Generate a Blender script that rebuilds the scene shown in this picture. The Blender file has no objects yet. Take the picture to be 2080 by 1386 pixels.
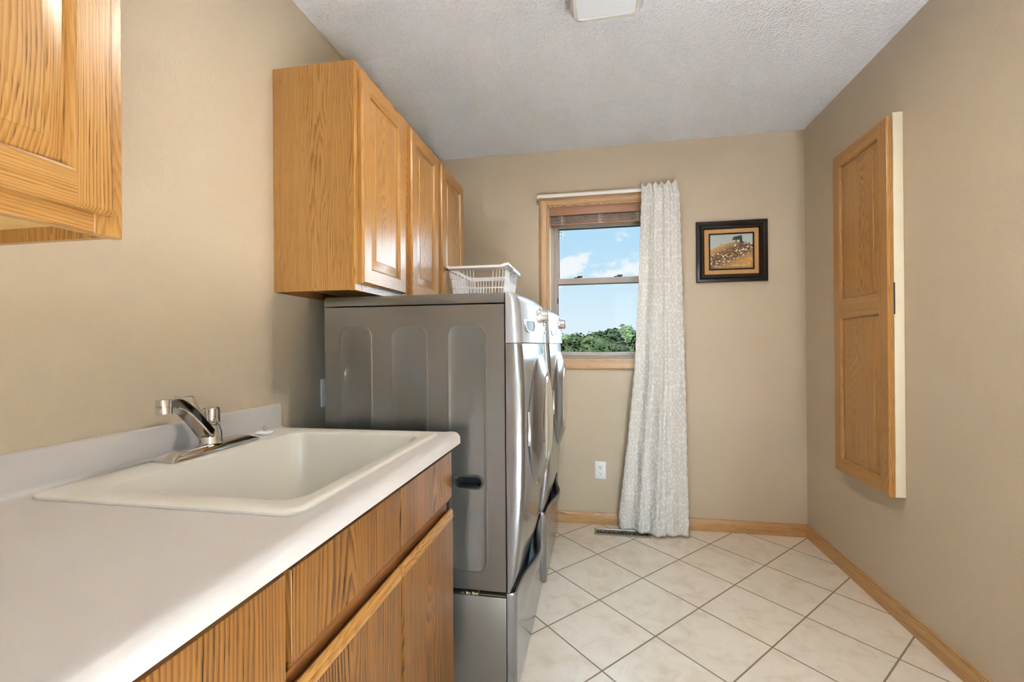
import bpy, bmesh, math, random
from mathutils import Vector, Matrix, noise as mnoise

random.seed(7)
S = bpy.context.scene
COL = S.collection
PI = math.pi

# ------------------------------------------------------------------ camera
H_EYE = 1.1613
YAW, PIT, ROL, FPX, CX, CY = 0.17144, 0.00151, -0.00777, 873.55, 1059.76, 699.80
c, s = math.cos(YAW), math.sin(YAW)
r_ = Vector((c, s, 0)); f_ = Vector((-s, c, 0)); u_ = Vector((0, 0, 1))
f2 = f_ * math.cos(PIT) + u_ * math.sin(PIT)
u2 = u_ * math.cos(PIT) - f_ * math.sin(PIT)
r3 = r_ * math.cos(ROL) + u2 * math.sin(ROL)
u3 = u2 * math.cos(ROL) - r_ * math.sin(ROL)
cam_data = bpy.data.cameras.new('camera')
cam = bpy.data.objects.new('camera', cam_data)
COL.objects.link(cam)
M = Matrix((r3, u3, -f2)).transposed().to_4x4()
M.translation = Vector((0, 0, H_EYE))
cam.matrix_world = M
cam_data.sensor_width = 36.0
cam_data.lens = FPX / 2080 * 36.0
cam_data.shift_x = (1040 - CX) / 2080
cam_data.shift_y = (CY - 693) / 2080
cam_data.clip_start = 0.02
cam_data.clip_end = 500
S.camera = cam

# ------------------------------------------------------------------ exposure
S.view_settings.view_transform = 'Standard'
S.view_settings.look = 'None'
S.view_settings.gamma = 1.0
S.view_settings.use_curve_mapping = False
S.view_settings.exposure = 0.56
try:
    S.cycles.use_denoising = True
    S.cycles.max_bounces = 10
    S.cycles.diffuse_bounces = 6
    S.cycles.glossy_bounces = 5
    S.cycles.transmission_bounces = 6
    S.cycles.transparent_max_bounces = 16
    S.cycles.sample_clamp_indirect = 60.0
    S.cycles.caustics_reflective = False
    S.cycles.caustics_refractive = False
except Exception:
    pass

# ------------------------------------------------------------------ world: blue sky, soft clouds, added brightness right and overhead, outside the view
W = bpy.data.worlds.new('sky'); S.world = W; W.use_nodes = True
nt = W.node_tree; nt.nodes.clear()
def N(t, tree=None, **k):
    n = (tree or nt).nodes.new(t)
    for a, b in k.items(): setattr(n, a, b)
    return n
def L(a, b, tree=None): (tree or nt).links.new(a, b)
def mth(op, a, b=None, tree=None, clamp=False):
    n = N('ShaderNodeMath', tree, operation=op); n.use_clamp = clamp
    for i, v in enumerate((a, b)):
        if v is None: continue
        if hasattr(v, 'links'): L(v, n.inputs[i], tree)
        else: n.inputs[i].default_value = v
    return n.outputs[0]
def smooth(v, lo, hi, tree=None, a=0.0, b=1.0):
    n = N('ShaderNodeMapRange', tree, interpolation_type='SMOOTHSTEP')
    L(v, n.inputs[0], tree)
    for i, q in enumerate((lo, hi, a, b)): n.inputs[i + 1].default_value = q
    return n.outputs[0]
def mixc(f, a, b, tree=None, blend='MIX'):
    n = N('ShaderNodeMix', tree, data_type='RGBA', blend_type=blend)
    for sock, v in ((n.inputs[0], f), (n.inputs[6], a), (n.inputs[7], b)):
        if hasattr(v, 'links'): L(v, sock, tree)
        elif isinstance(v, (int, float)): sock.default_value = v
        else: sock.default_value = (*v[:3], 1)
    return n.outputs[2]
tc = N('ShaderNodeTexCoord')
sx = N('ShaderNodeSeparateXYZ'); L(tc.outputs['Generated'], sx.inputs[0])
dx, dy, dz = sx.outputs
blue = mixc(smooth(dz, 0.0, 0.27), (0.53, 0.62, 0.685), (0.335, 0.515, 0.665))
nz = N('ShaderNodeTexNoise'); nz.inputs['Scale'].default_value = 17.0; nz.inputs['Detail'].default_value = 7.0
nz.inputs['Roughness'].default_value = 0.55
mp = N('ShaderNodeMapping'); mp.inputs['Scale'].default_value = (1.0, 1.0, 1.5); mp.inputs['Location'].default_value = (0.33, 0.1, 0.62)
L(tc.outputs['Generated'], mp.inputs[0]); L(mp.outputs[0], nz.inputs[0])
band = mth('MULTIPLY', smooth(dz, 0.120, 0.155), smooth(dz, 0.24, 0.185))
cl = smooth(mth('ADD', nz.outputs[0], mth('MULTIPLY', band, 0.16)), 0.56, 0.72)
sky = mixc(mth('MULTIPLY', cl, smooth(dz, 0.10, 0.15)), blue, (0.635, 0.655, 0.685))
# haze/ground below the horizon
sky = mixc(smooth(dz, -0.02, -0.08), sky, (0.30, 0.34, 0.26))
gain = mth('MAXIMUM', smooth(mth('DIVIDE', dx, mth('MAXIMUM', dy, 0.05)), 0.12, 0.45, None, 1.0, 13.0), smooth(dz, 0.30, 0.70, None, 1.0, 12.0))  # sky boost away from the sun, added for brighter reflections and window light
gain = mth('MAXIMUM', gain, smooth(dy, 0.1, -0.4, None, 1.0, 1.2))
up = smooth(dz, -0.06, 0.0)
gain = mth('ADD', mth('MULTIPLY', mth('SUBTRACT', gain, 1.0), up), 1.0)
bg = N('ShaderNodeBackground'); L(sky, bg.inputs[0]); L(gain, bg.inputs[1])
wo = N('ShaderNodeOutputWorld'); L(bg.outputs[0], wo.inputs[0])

# ------------------------------------------------------------------ sun outside (lights trees and, through the added rear door, the room by bounce)
sd = bpy.data.lights.new('sun', 'SUN'); sd.energy = 196.0; sd.angle = 0.01; sd.color = (0.66, 0.77, 1.0)
sun = bpy.data.objects.new('sun', sd); COL.objects.link(sun)
sun.rotation_euler = Vector((-0.12, -0.58, 0.81)).to_track_quat('Z', 'Y').to_euler()

# ------------------------------------------------------------------ room constants
XL, XR, YB, YF, HC = -1.095, 1.2371, 2.8265, -1.35, 2.44
WX0, WX1, WZ0, WZ1 = -0.312, 0.372, 1.052, 2.080     # window opening in the back wall
DX0, DX1, DZ1 = 0.22, 1.14, 2.10                    # added glazed door opening behind the camera, lets in fill daylight

def portal(name, loc, rot, sx_, sy_):
    d = bpy.data.lights.new(name, 'AREA'); d.shape = 'RECTANGLE'; d.size = sx_; d.size_y = sy_
    d.cycles.is_portal = True
    o = bpy.data.objects.new(name, d); COL.objects.link(o); o.location = loc; o.rotation_euler = rot
    return o
portal('daylight_portal_window', ((WX0 + WX1) / 2, YB + 0.16, (WZ0 + WZ1) / 2), (-PI / 2, 0, 0), WX1 - WX0, WZ1 - WZ0)
portal('daylight_portal_added_door', ((DX0 + DX1) / 2, YF - 0.13, DZ1 / 2), (PI / 2, 0, 0), DX1 - DX0, DZ1)

# ================================================================== materials
def new_mat(name):
    m = bpy.data.materials.new(name); m.use_nodes = True
    m.node_tree.nodes.clear()
    t = m.node_tree
    out = N('ShaderNodeOutputMaterial', t); b = N('ShaderNodeBsdfPrincipled', t)
    L(b.outputs[0], out.inputs[0], t)
    return m, t, b, out
def sr(r, g, b):
    f = lambda v: ((v / 255) / 12.92 if v / 255 <= 0.04045 else ((v / 255 + 0.055) / 1.055) ** 2.4)
    return (f(r), f(g), f(b))
def setp(b, **k):
    for a, v in k.items():
        i = b.inputs[a.replace('_', ' ')]
        i.default_value = (*v, 1) if isinstance(v, tuple) and len(v) == 3 else v
def bump(t, b, h, strength=0.2, dist=0.01):
    n = N('ShaderNodeBump', t); n.inputs['Strength'].default_value = strength; n.inputs['Distance'].default_value = dist
    L(h, n.inputs['Height'], t); L(n.outputs[0], b.inputs['Normal'], t)
def noise(t, vec, scale, detail=2.0, rough=0.5, dist=0.0):
    n = N('ShaderNodeTexNoise', t)
    n.inputs['Scale'].default_value = scale; n.inputs['Detail'].default_value = detail
    n.inputs['Roughness'].default_value = rough; n.inputs['Distortion'].default_value = dist
    if vec is not None: L(vec, n.inputs[0], t)
    return n
def objco(t): return N('ShaderNodeTexCoord', t).outputs['Object']
def geopos(t): return N('ShaderNodeNewGeometry', t).outputs['Position']
def ramp(t, fac, stops):
    n = N('ShaderNodeValToRGB', t)
    while len(n.color_ramp.elements) < len(stops): n.color_ramp.elements.new(0.5)
    for e, (p, col) in zip(n.color_ramp.elements, stops):
        e.position = p; e.color = (*col, 1)
    L(fac, n.inputs[0], t)
    return n.outputs[0]

def plain(name, col, rough=0.5, metal=0.0, spec=0.5, coat=0.0, coat_rough=0.1, ior=None):
    m, t, b, o = new_mat(name)
    setp(b, Base_Color=col, Roughness=rough, Metallic=metal, Specular_IOR_Level=spec, Coat_Weight=coat, Coat_Roughness=coat_rough)
    return m

def wall_paint():
    m, t, b, o = new_mat('beige_wall_paint')
    p = geopos(t)
    n1 = noise(t, p, 190, 3, 0.55); n2 = noise(t, p, 3.0, 2)
    L(mixc(mth('MULTIPLY', n2.outputs[0], 1.0, t), sr(193, 178, 154), sr(197, 182, 159), t), b.inputs['Base Color'], t)
    setp(b, Roughness=0.42, Specular_IOR_Level=0.42)
    bump(t, b, n1.outputs[0], 0.32, 0.005)
    return m
def ceiling_mat():
    m, t, b, o = new_mat('popcorn_ceiling')
    p = geopos(t)
    v = N('ShaderNodeTexVoronoi', t); v.feature = 'SMOOTH_F1'; v.inputs['Scale'].default_value = 95; v.inputs['Smoothness'].default_value = 0.4
    L(p, v.inputs['Vector'], t)
    n = noise(t, p, 130, 4, 0.65)
    h = mth('ADD', mth('MULTIPLY', v.outputs['Distance'], 0.8, t), mth('MULTIPLY', n.outputs[0], 1.3, t), t)
    setp(b, Base_Color=sr(240, 243, 248), Roughness=0.9, Specular_IOR_Level=0.15)
    bump(t, b, h, 0.8, 0.013)
    return m
def tile_mat():
    m, t, b, o = new_mat('cream_floor_tile')
    TH, SZ, OX, OY = 0.77001, 0.30436, -0.00167, 2.416
    p = geopos(t)
    sp = N('ShaderNodeSeparateXYZ', t); L(p, sp.inputs[0], t)
    X = mth('SUBTRACT', sp.outputs[0], OX, t); Y = mth('SUBTRACT', sp.outputs[1], OY, t)
    ct, st = math.cos(TH), math.sin(TH)
    a = mth('DIVIDE', mth('SUBTRACT', mth('MULTIPLY', X, ct, t), mth('MULTIPLY', Y, st, t), t), SZ, t)
    q = mth('DIVIDE', mth('ADD', mth('MULTIPLY', X, st, t), mth('MULTIPLY', Y, ct, t), t), SZ, t)
    def edge(v):   # distance to the nearest grout line, in tiles
        fr = mth('FRACT', mth('ADD', v, 100.5, t), None, t)
        return mth('ABSOLUTE', mth('SUBTRACT', fr, 0.5, t), None, t)
    e = mth('MINIMUM', edge(a), edge(q), t)
    g = smooth(e, 0.0075, 0.0120, t)                     # 0 in the joint, 1 on the tile
    cell = N('ShaderNodeCombineXYZ', t)
    L(mth('ROUND', mth('ADD', a, 0.5, t), None, t), cell.inputs[0], t); L(mth('ROUND', mth('ADD', q, 0.5, t), None, t), cell.inputs[1], t)
    wn = N('ShaderNodeTexWhiteNoise', t); wn.noise_dimensions = '3D'; L(cell.outputs[0], wn.inputs['Vector'], t)
    off = N('ShaderNodeVectorMath', t, operation='ADD'); L(p, off.inputs[0], t); L(wn.outputs['Color'], off.inputs[1], t)
    n1 = noise(t, off.outputs[0], 9, 6, 0.65, 0.8); n2 = noise(t, off.outputs[0], 34, 4, 0.6)
    col = ramp(t, n1.outputs[0], [(0.30, sr(212, 198, 179)), (0.5, sr(231, 222, 208)), (0.72, sr(238, 232, 222))])
    col = mixc(mth('MULTIPLY', n2.outputs[0], 0.30, t), col, sr(222, 208, 190), t)
    col = mixc(mth('MULTIPLY', wn.outputs['Value'], 0.22, t), col, sr(222, 207, 184), t)
    col = mixc(g, sr(146, 126, 104), col, t)
    L(col, b.inputs['Base Color'], t)
    L(smooth(g, 0, 1, t, 0.8, 0.33), b.inputs['Roughness'], t)
    setp(b, Specular_IOR_Level=0.5)
    h = mth('ADD', mth('MULTIPLY', g, 1.0, t), mth('MULTIPLY', n1.outputs[0], 0.35, t), t)
    bump(t, b, h, 0.35, 0.004)
    return m

def oak(name, light, mid, dark, rough=0.3, freq=210.0, contrast=1.0, spec=0.5, pore=0.5, coat=0.25, wander=0.006):
    """UV: u across the grain in metres, v along the grain."""
    m, t, b, o = new_mat(name)
    uv = N('ShaderNodeUVMap', t); uv.uv_map = 'grain'
    sp = N('ShaderNodeSeparateXYZ', t); L(uv.outputs[0], sp.inputs[0], t)
    u, v = sp.outputs[0], sp.outputs[1]
    def scaled(a, bb):
        cb = N('ShaderNodeCombineXYZ', t); L(mth('MULTIPLY', u, a, t), cb.inputs[0], t); L(mth('MULTIPLY', v, bb, t), cb.inputs[1], t)
        return cb.outputs[0]
    lf = noise(t, scaled(3.5, 0.9), 1.0, 2, 0.5)
    mf = noise(t, scaled(26, 3.0), 1.0, 3, 0.55)
    # slanted growth cylinders: distance from the heart, cut by the board
    uu = mth('ADD', u, mth('MULTIPLY', mth('SUBTRACT', lf.outputs[0], 0.5, t), 0.10, t), t)
    w = mth('ADD', mth('MULTIPLY', mth('PINGPONG', v, 0.9, t), 0.028, t), mth('MULTIPLY', mth('SUBTRACT', lf.outputs[0], 0.42, t), 0.075, t), t)
    uu = mth('MULTIPLY', uu, 0.50, t); w = mth('ADD', w, 0.015, t)
    streak = noise(t, scaled(60, 1.6), 1.0, 3, 0.6)
    rr = mth('SQRT', mth('ADD', mth('MULTIPLY', uu, uu, t), mth('MULTIPLY', w, w, t), t), None, t)
    rr = mth('ADD', rr, mth('MULTIPLY', mth('SUBTRACT', mf.outputs[0], 0.5, t), 0.0035, t), t)
    rr = mth('ADD', rr, mth('MULTIPLY', mth('SUBTRACT', streak.outputs[0], 0.5, t), wander, t), t)
    vary = noise(t, scaled(16, 0.8), 1.0, 2, 0.5)
    ring = mth('FRACT', mth('MULTIPLY', rr, freq, t), None, t)
    ring = mth('MULTIPLY', smooth(ring, 0.25, 0.85, t), smooth(ring, 1.0, 0.90, t), t)
    pores = noise(t, scaled(420, 14), 1.0, 2, 0.6)
    pf = smooth(pores.outputs[0], 0.50, 0.72, t)
    ring = mth('MULTIPLY', ring, smooth(vary.outputs[0], 0.25, 0.70, t, 0.35, 1.15), t)
    s2 = noise(t, scaled(170, 3.5), 1.0, 2, 0.6)
    f = mth('ADD', mth('MULTIPLY', ring, 0.62 * contrast, t), mth('ADD', mth('MULTIPLY', mth('SUBTRACT', streak.outputs[0], 0.4, t), 0.40, t), mth('MULTIPLY', mth('SUBTRACT', s2.outputs[0], 0.42, t), 0.55, t), t), t, True)
    f = mth('ADD', f, mth('MULTIPLY', mth('MULTIPLY', pf, pore, t), mth('ADD', mth('MULTIPLY', ring, 0.8, t), 0.25, t), t), t, True)
    col = ramp(t, f, [(0.0, light), (0.45, mid), (1.0, dark)])
    L(col, b.inputs['Base Color'], t)
    setp(b, Roughness=rough, Specular_IOR_Level=spec, Coat_Weight=coat, Coat_Roughness=0.22)
    bump(t, b, mth('SUBTRACT', 1.0, f, t), 0.035, 0.002)
    return m

def metal_paint(name, col, rough, metal=0.85, coat=0.4, flake=0.0):
    m, t, b, o = new_mat(name)
    n = noise(t, objco(t), 700, 1)
    L(mixc(mth('MULTIPLY', n.outputs[0], 0.25, t), col, tuple(v * 0.8 for v in col), t), b.inputs['Base Color'], t)
    setp(b, Roughness=rough, Metallic=metal, Coat_Weight=coat, Coat_Roughness=0.08)
    return m
def laminate():
    m, t, b, o = new_mat('white_laminate')
    n = noise(t, geopos(t), 7, 4, 0.6); n2 = noise(t, geopos(t), 260, 2)
    col = mixc(n.outputs[0], sr(190, 186, 183), sr(203, 198, 195), t)
    L(mixc(mth('MULTIPLY', n2.outputs[0], 0.3, t), col, sr(186, 181, 177), t), b.inputs['Base Color'], t)
    setp(b, Roughness=0.38, Specular_IOR_Level=0.45)
    bump(t, b, n2.outputs[0], 0.05, 0.001)
    return m
def curtain_mat():
    m, t, b, o = new_mat('white_eyelet_fabric')
    uv = N('ShaderNodeUVMap', t); uv.uv_map = 'grain'
    v1 = N('ShaderNodeTexVoronoi', t); v1.inputs['Scale'].default_value = 24; v1.inputs['Randomness'].default_value = 0.35
    L(uv.outputs[0], v1.inputs['Vector'], t)
    wv = mth('SINE', mth('MULTIPLY', v1.outputs['Distance'], 12.0, t), None, t)
    fine = noise(t, uv.outputs[0], 330, 2)
    h = mth('ADD', mth('MULTIPLY', wv, 0.5, t), fine.outputs[0], t)
    col = mixc(smooth(wv, -0.6, 0.9, t), sr(239, 237, 233), sr(252, 252, 250), t)
    L(col, b.inputs['Base Color'], t)
    setp(b, Roughness=0.9, Specular_IOR_Level=0.1)
    bump(t, b, h, 0.6, 0.007)
    tr = N('ShaderNodeBsdfTranslucent', t); L(col, tr.inputs[0], t)
    mx = N('ShaderNodeMixShader', t); mx.inputs[0].default_value = 0.17
    L(b.outputs[0], mx.inputs[1], t); L(tr.outputs[0], mx.inputs[2], t); L(mx.outputs[0], o.inputs[0], t)
    return m
def glass_mat(name='window_glass', tint=(0.97, 0.985, 0.98), refl=0.002):
    m, t, b, o = new_mat(name); t.nodes.remove(b)
    tr = N('ShaderNodeBsdfTransparent', t); tr.inputs[0].default_value = (*tint, 1)
    gl = N('ShaderNodeBsdfGlossy', t); gl.inputs['Roughness'].default_value = 0.02
    mx = N('ShaderNodeMixShader', t); mx.inputs[0].default_value = refl
    L(tr.outputs[0], mx.inputs[1], t); L(gl.outputs[0], mx.inputs[2], t); L(mx.outputs[0], o.inputs[0], t)
    return m
def foliage(name, c1, c2, c3):
    m, t, b, o = new_mat(name)
    n = noise(t, geopos(t), 1.1, 3, 0.6); n2 = noise(t, geopos(t), 6.0, 2)
    f = mth('ADD', mth('MULTIPLY', n.outputs[0], 0.65, t), mth('MULTIPLY', n2.outputs[0], 0.35, t), t)
    L(ramp(t, f, [(0.3, c1), (0.5, c2), (0.7, c3)]), b.inputs['Base Color'], t)
    setp(b, Roughness=0.9, Specular_IOR_Level=0.0)
    return m
def blind_mat():
    m, t, b, o = new_mat('woven_bamboo')
    n = noise(t, objco(t), 40, 3)
    L(mixc(n.outputs[0], sr(132, 106, 96), sr(186, 166, 154), t), b.inputs['Base Color'], t)
    setp(b, Roughness=0.35)
    return m
def painting_mat():
    """A small folk painting: pale sky, yellow hill, dark shed, white daisies. UV 0..1 over the picture."""
    m, t, b, o = new_mat('painted_hill_and_daisies')
    uv = N('ShaderNodeUVMap', t); uv.uv_map = 'grain'
    sp = N('ShaderNodeSeparateXYZ', t); L(uv.outputs[0], sp.inputs[0], t)
    u, v = sp.outputs[0], sp.outputs[1]
    hill = mth('SUBTRACT', 0.79, mth('MULTIPLY', mth('POWER', mth('ABSOLUTE', mth('SUBTRACT', u, 0.68, t), None, t), 1.6, t), 0.42, t), t)
    nn = noise(t, uv.outputs[0], 16, 4, 0.6); n2 = noise(t, uv.outputs[0], 60, 3, 0.6)
    d = mth('SUBTRACT', hill, v, t)
    grass = ramp(t, mth('ADD', mth('MULTIPLY', nn.outputs[0], 0.6, t), mth('MULTIPLY', n2.outputs[0], 0.4, t), t),
                 [(0.32, sr(120, 84, 52)), (0.47, sr(186, 140, 82)), (0.6, sr(205, 170, 104))])
    # darker plants in a drifting band
    bandc = mth('ADD', mth('MULTIPLY', u, 0.55, t), 0.16, t)
    bd = mth('ABSOLUTE', mth('SUBTRACT', v, bandc, t), None, t)
    bmask = mth('MULTIPLY', smooth(bd, 0.40, 0.10, t), smooth(nn.outputs[0], 0.36, 0.54, t), t)
    grass = mixc(bmask, grass, sr(84, 66, 52), t)
    vo = N('ShaderNodeTexVoronoi', t); vo.inputs['Scale'].default_value = 14; L(uv.outputs[0], vo.inputs['Vector'], t)
    fl = mth('MULTIPLY', smooth(vo.outputs['Distance'], 0.36, 0.27, t), smooth(bd, 0.30, 0.14, t), t)
    grass = mixc(fl, grass, sr(226, 216, 204), t)
    eye = mth('MULTIPLY', smooth(vo.outputs['Distance'], 0.13, 0.08, t), smooth(bd, 0.24, 0.12, t), t)
    grass = mixc(eye, grass, sr(120, 92, 66), t)
    grass = mixc(smooth(v, 0.09, 0.0, t, 0, 0.6), grass, sr(84, 76, 72), t)
    col = mixc(smooth(d, 0.0, 0.015, t), sr(176, 184, 180), grass, t)
    L(col, b.inputs['Base Color'], t)
    setp(b, Roughness=0.55)
    return m
def linen():
    m, t, b, o = new_mat('tan_linen_mat')
    n = noise(t, objco(t), 260, 2)
    L(mixc(n.outputs[0], sr(178, 130, 80), sr(204, 160, 106), t), b.inputs['Base Color'], t)
    setp(b, Roughness=0.85)
    return m

WALL, CEIL, TILE = wall_paint(), ceiling_mat(), tile_mat()
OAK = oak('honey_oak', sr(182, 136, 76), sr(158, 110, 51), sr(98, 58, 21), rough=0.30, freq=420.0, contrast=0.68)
OAK_TRIM = oak('oak_trim', sr(206, 172, 130), sr(186, 148, 106), sr(140, 100, 64), rough=0.36, freq=360)
OAK_BASE = oak('oak_baseboard', sr(204, 163, 108), sr(182, 136, 82), sr(128, 84, 42), rough=0.36, freq=360)
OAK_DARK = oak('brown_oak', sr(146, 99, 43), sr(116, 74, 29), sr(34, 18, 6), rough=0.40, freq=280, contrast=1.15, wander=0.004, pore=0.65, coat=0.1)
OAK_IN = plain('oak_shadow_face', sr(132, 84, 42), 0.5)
BIRCH = plain('pale_cabinet_underside', sr(206, 172, 108), 0.5)
LAM, SINKM = laminate(), plain('cream_composite', sr(216, 212, 202), 0.28, coat=0.2)
CHROME = plain('chrome', (0.64, 0.62, 0.60), 0.07, 1.0)
STEEL_SIDE = metal_paint('graphite_steel_paint', sr(128, 126, 122), 0.30, 0.75, 0.5)
STEEL_FRONT = metal_paint('silver_steel_paint', sr(146, 147, 150), 0.22, 0.9, 0.4)
STEEL_LIGHT = metal_paint('pale_silver_plastic', sr(178, 180, 186), 0.24, 0.6, 0.5)
GUNMETAL = plain('gunmetal', (0.16, 0.165, 0.175), 0.18, 1.0)
MIRROR = plain('mirror_chrome', (0.80, 0.80, 0.80), 0.04, 1.0)
BLACK = plain('black_plastic', (0.012, 0.012, 0.014), 0.35)
DARKGAP = plain('dark_gap', (0.01, 0.01, 0.011), 0.8)
DARKTRIM = plain('dark_gloss_trim', (0.05, 0.052, 0.05), 0.2)
SLATE = plain('blue_grey_plastic', sr(92, 112, 128), 0.3)
KHAKI = plain('khaki_steel', sr(150, 140, 104), 0.4, 0.6)
WHITE_P = plain('white_plastic', sr(235, 236, 238), 0.35)
WHITE_R = plain('white_enamel', sr(232, 232, 230), 0.3)
CREAM = plain('cream_paint', sr(222, 212, 186), 0.45)
SASH = plain('taupe_vinyl', sr(172, 160, 152), 0.35)
SASH_W = plain('pale_vinyl', sr(226, 224, 218), 0.4)
GLASS = glass_mat()
FRAME_B = plain('dark_brown_lacquer', sr(26, 17, 19), 0.25, coat=0.2)
LINEN, PAINTING = linen(), painting_mat()
DARKPAINT = plain('painted_dark_shed', sr(58, 58, 54), 0.6)
CURT, BAMBOO = curtain_mat(), blind_mat()
BLINDRAIL = plain('valance_brown', sr(166, 126, 100), 0.4)
NICKEL = plain('brushed_nickel', sr(168, 156, 142), 0.32, 0.8)
DIFF = None

# ================================================================== mesh helpers
def uvgrain(bm, axis='z', off=None, center=True):
    """metric UVs: v runs along the grain axis"""
    uvl = bm.loops.layers.uv.get('grain') or bm.loops.layers.uv.new('grain')
    if off is None: off = (random.uniform(-.05, .05), random.uniform(0, 40))
    elif off == 'straight': off = (random.choice((-1, 1)) * random.uniform(.10, .25), random.uniform(0, 40))
    ai = 'xyz'.index(axis)
    co = [v.co for v in bm.verts]
    cen = [sum(q[i] for q in co) / max(1, len(co)) if center else 0 for i in range(3)]
    for f in bm.faces:
        n = f.normal
        oth = [i for i in range(3) if i != ai]
        ui = oth[0] if abs(n[oth[0]]) <= abs(n[oth[1]]) else oth[1]
        for l in f.loops:
            p = l.vert.co
            l[uvl].uv = (p[ui] - cen[ui] + off[0], p[ai] - cen[ai] + off[1])
def join(dst, src):
    me = bpy.data.meshes.new('tmp'); src.to_mesh(me); src.free(); dst.from_mesh(me); bpy.data.meshes.remove(me)
def box(bm, x0, x1, y0, y1, z0, z1, bev=0.0, seg=2, grain=None):
    b = bmesh.new()
    bmesh.ops.create_cube(b, size=1)
    for v in b.verts:
        v.co = Vector((x0 + (v.co.x + .5) * (x1 - x0), y0 + (v.co.y + .5) * (y1 - y0), z0 + (v.co.z + .5) * (z1 - z0)))
    if bev > 0:
        bev = min(bev, 0.49 * min(abs(x1 - x0), abs(y1 - y0), abs(z1 - z0)))
        bmesh.ops.bevel(b, geom=list(b.edges), offset=bev, segments=seg, profile=0.5, affect='EDGES')
    b.normal_update()
    if grain: uvgrain(b, grain)
    join(bm, b)
def loft(bm, loops, cap0=False, cap1=False, grain=None, closed=True, off=None):
    b = bmesh.new()
    vs = [[b.verts.new(p) for p in lp] for lp in loops]
    n = len(vs[0])
    for a, d in zip(vs, vs[1:]):
        for i in range(n if closed else n - 1):
            j = (i + 1) % n
            try: b.faces.new((a[i], a[j], d[j], d[i]))
            except ValueError: pass
    if cap0: b.faces.new(vs[0][::-1])
    if cap1: b.faces.new(vs[-1])
    bmesh.ops.remove_doubles(b, verts=list(b.verts), dist=1e-6)
    bmesh.ops.recalc_face_normals(b, faces=list(b.faces))
    b.normal_update()
    if grain: uvgrain(b, grain, off)
    join(bm, b)
def rr(w0, w1, h0, h1, r, n=5):
    """rounded rectangle, list of (a, b)"""
    r = max(1e-5, min(r, (w1 - w0) / 2 - 1e-6, (h1 - h0) / 2 - 1e-6))
    out = []
    for cx_, cy_, a0 in ((w1 - r, h1 - r, 0), (w0 + r, h1 - r, PI / 2), (w0 + r, h0 + r, PI), (w1 - r, h0 + r, 1.5 * PI)):
        for i in range(n):
            a = a0 + (PI / 2) * i / (n - 1)
            out.append((cx_ + r * math.cos(a), cy_ + r * math.sin(a)))
    return out
def tube(bm, pts, rad, n=10, caps=True, squash=None):
    """swept circle; rad may be a list; squash=(a,b) makes an ellipse"""
    pts = [Vector(p) for p in pts]
    rads = rad if isinstance(rad, (list, tuple)) else [rad] * len(pts)
    loops = []
    ref = Vector((0, 0, 1))
    d0 = (pts[1] - pts[0]).normalized()
    if abs(d0.dot(ref)) > 0.9: ref = Vector((0, 1, 0))
    for i, p in enumerate(pts):
        d = (pts[min(i + 1, len(pts) - 1)] - pts[max(i - 1, 0)]).normalized()
        a = d.cross(ref)
        if a.length < 1e-6: a = d.cross(Vector((1, 0, 0)))
        a.normalize(); bb = a.cross(d).normalized()
        sa, sb = squash if squash else (1, 1)
        loops.append([p + a * (rads[i] * sa * math.cos(2 * PI * k / n)) + bb * (rads[i] * sb * math.sin(2 * PI * k / n)) for k in range(n)])
    loft(bm, loops, caps, caps)
def lathe(bm, center, axis, prof, n=40, cap0=False, cap1=False):
    """prof: list of (radius, distance along axis)"""
    ax = Vector(axis).normalized()
    a = ax.cross(Vector((0, 0, 1)))
    if a.length < 1e-4: a = Vector((1, 0, 0))
    a.normalize(); b = ax.cross(a)
    ce = Vector(center)
    loft(bm, [[ce + ax * h + (a * math.cos(2 * PI * k / n) + b * math.sin(2 * PI * k / n)) * max(r, 1e-5) for k in range(n)] for r, h in prof], cap0, cap1)
def grid(bm, fn, nu, nv, grain=False):
    b = bmesh.new()
    vs = [[b.verts.new(fn(i / nu, j / nv)) for j in range(nv + 1)] for i in range(nu + 1)]
    for i in range(nu):
        for j in range(nv):
            b.faces.new((vs[i][j], vs[i + 1][j], vs[i + 1][j + 1], vs[i][j + 1]))
    b.normal_update()
    join(bm, b)
def obj(name, bm, mat, parent=None, smooth_=True, angle=35, loc=None):
    me = bpy.data.meshes.new(name)
    bm.normal_update()
    if smooth_:
        lim = math.radians(angle)
        for f in bm.faces: f.smooth = True
        for e in bm.edges:
            if len(e.link_faces) == 2:
                try: e.smooth = e.calc_face_angle() < lim
                except Exception: pass
    bm.to_mesh(me); bm.free()
    for m in (mat if isinstance(mat, (list, tuple)) else [mat]): me.materials.append(m)
    o = bpy.data.objects.new(name, me); COL.objects.link(o)
    if parent is not None:
        o.parent = parent
        pw = WORLD.get(parent.name, Vector((0, 0, 0)))
        o.location = -pw
        WORLD[o.name] = Vector((0, 0, 0))
    else:
        WORLD[o.name] = Vector((0, 0, 0))
    return o
WORLD = {}
def thing(name, label, cat, loc=(0, 0, 0), group=None):
    o = bpy.data.objects.new(name, None); COL.objects.link(o); o.location = loc
    o.empty_display_size = 0.05
    o['label'] = label; o['category'] = cat
    if group: o['group'] = group
    WORLD[o.name] = Vector(loc)
    return o
def tag(o, label, cat, group=None):
    o['label'] = label; o['category'] = cat
    if group: o['group'] = group
    return o
def struct(name, bm, mat, **k):
    o = obj(name, bm, mat, **k); o['kind'] = 'structure'; return o
def B(): return bmesh.new()
def boxobj(name, mat, parent, *a, **k):
    bm = B(); box(bm, *a, **k); return obj(name, bm, mat, parent)
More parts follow.
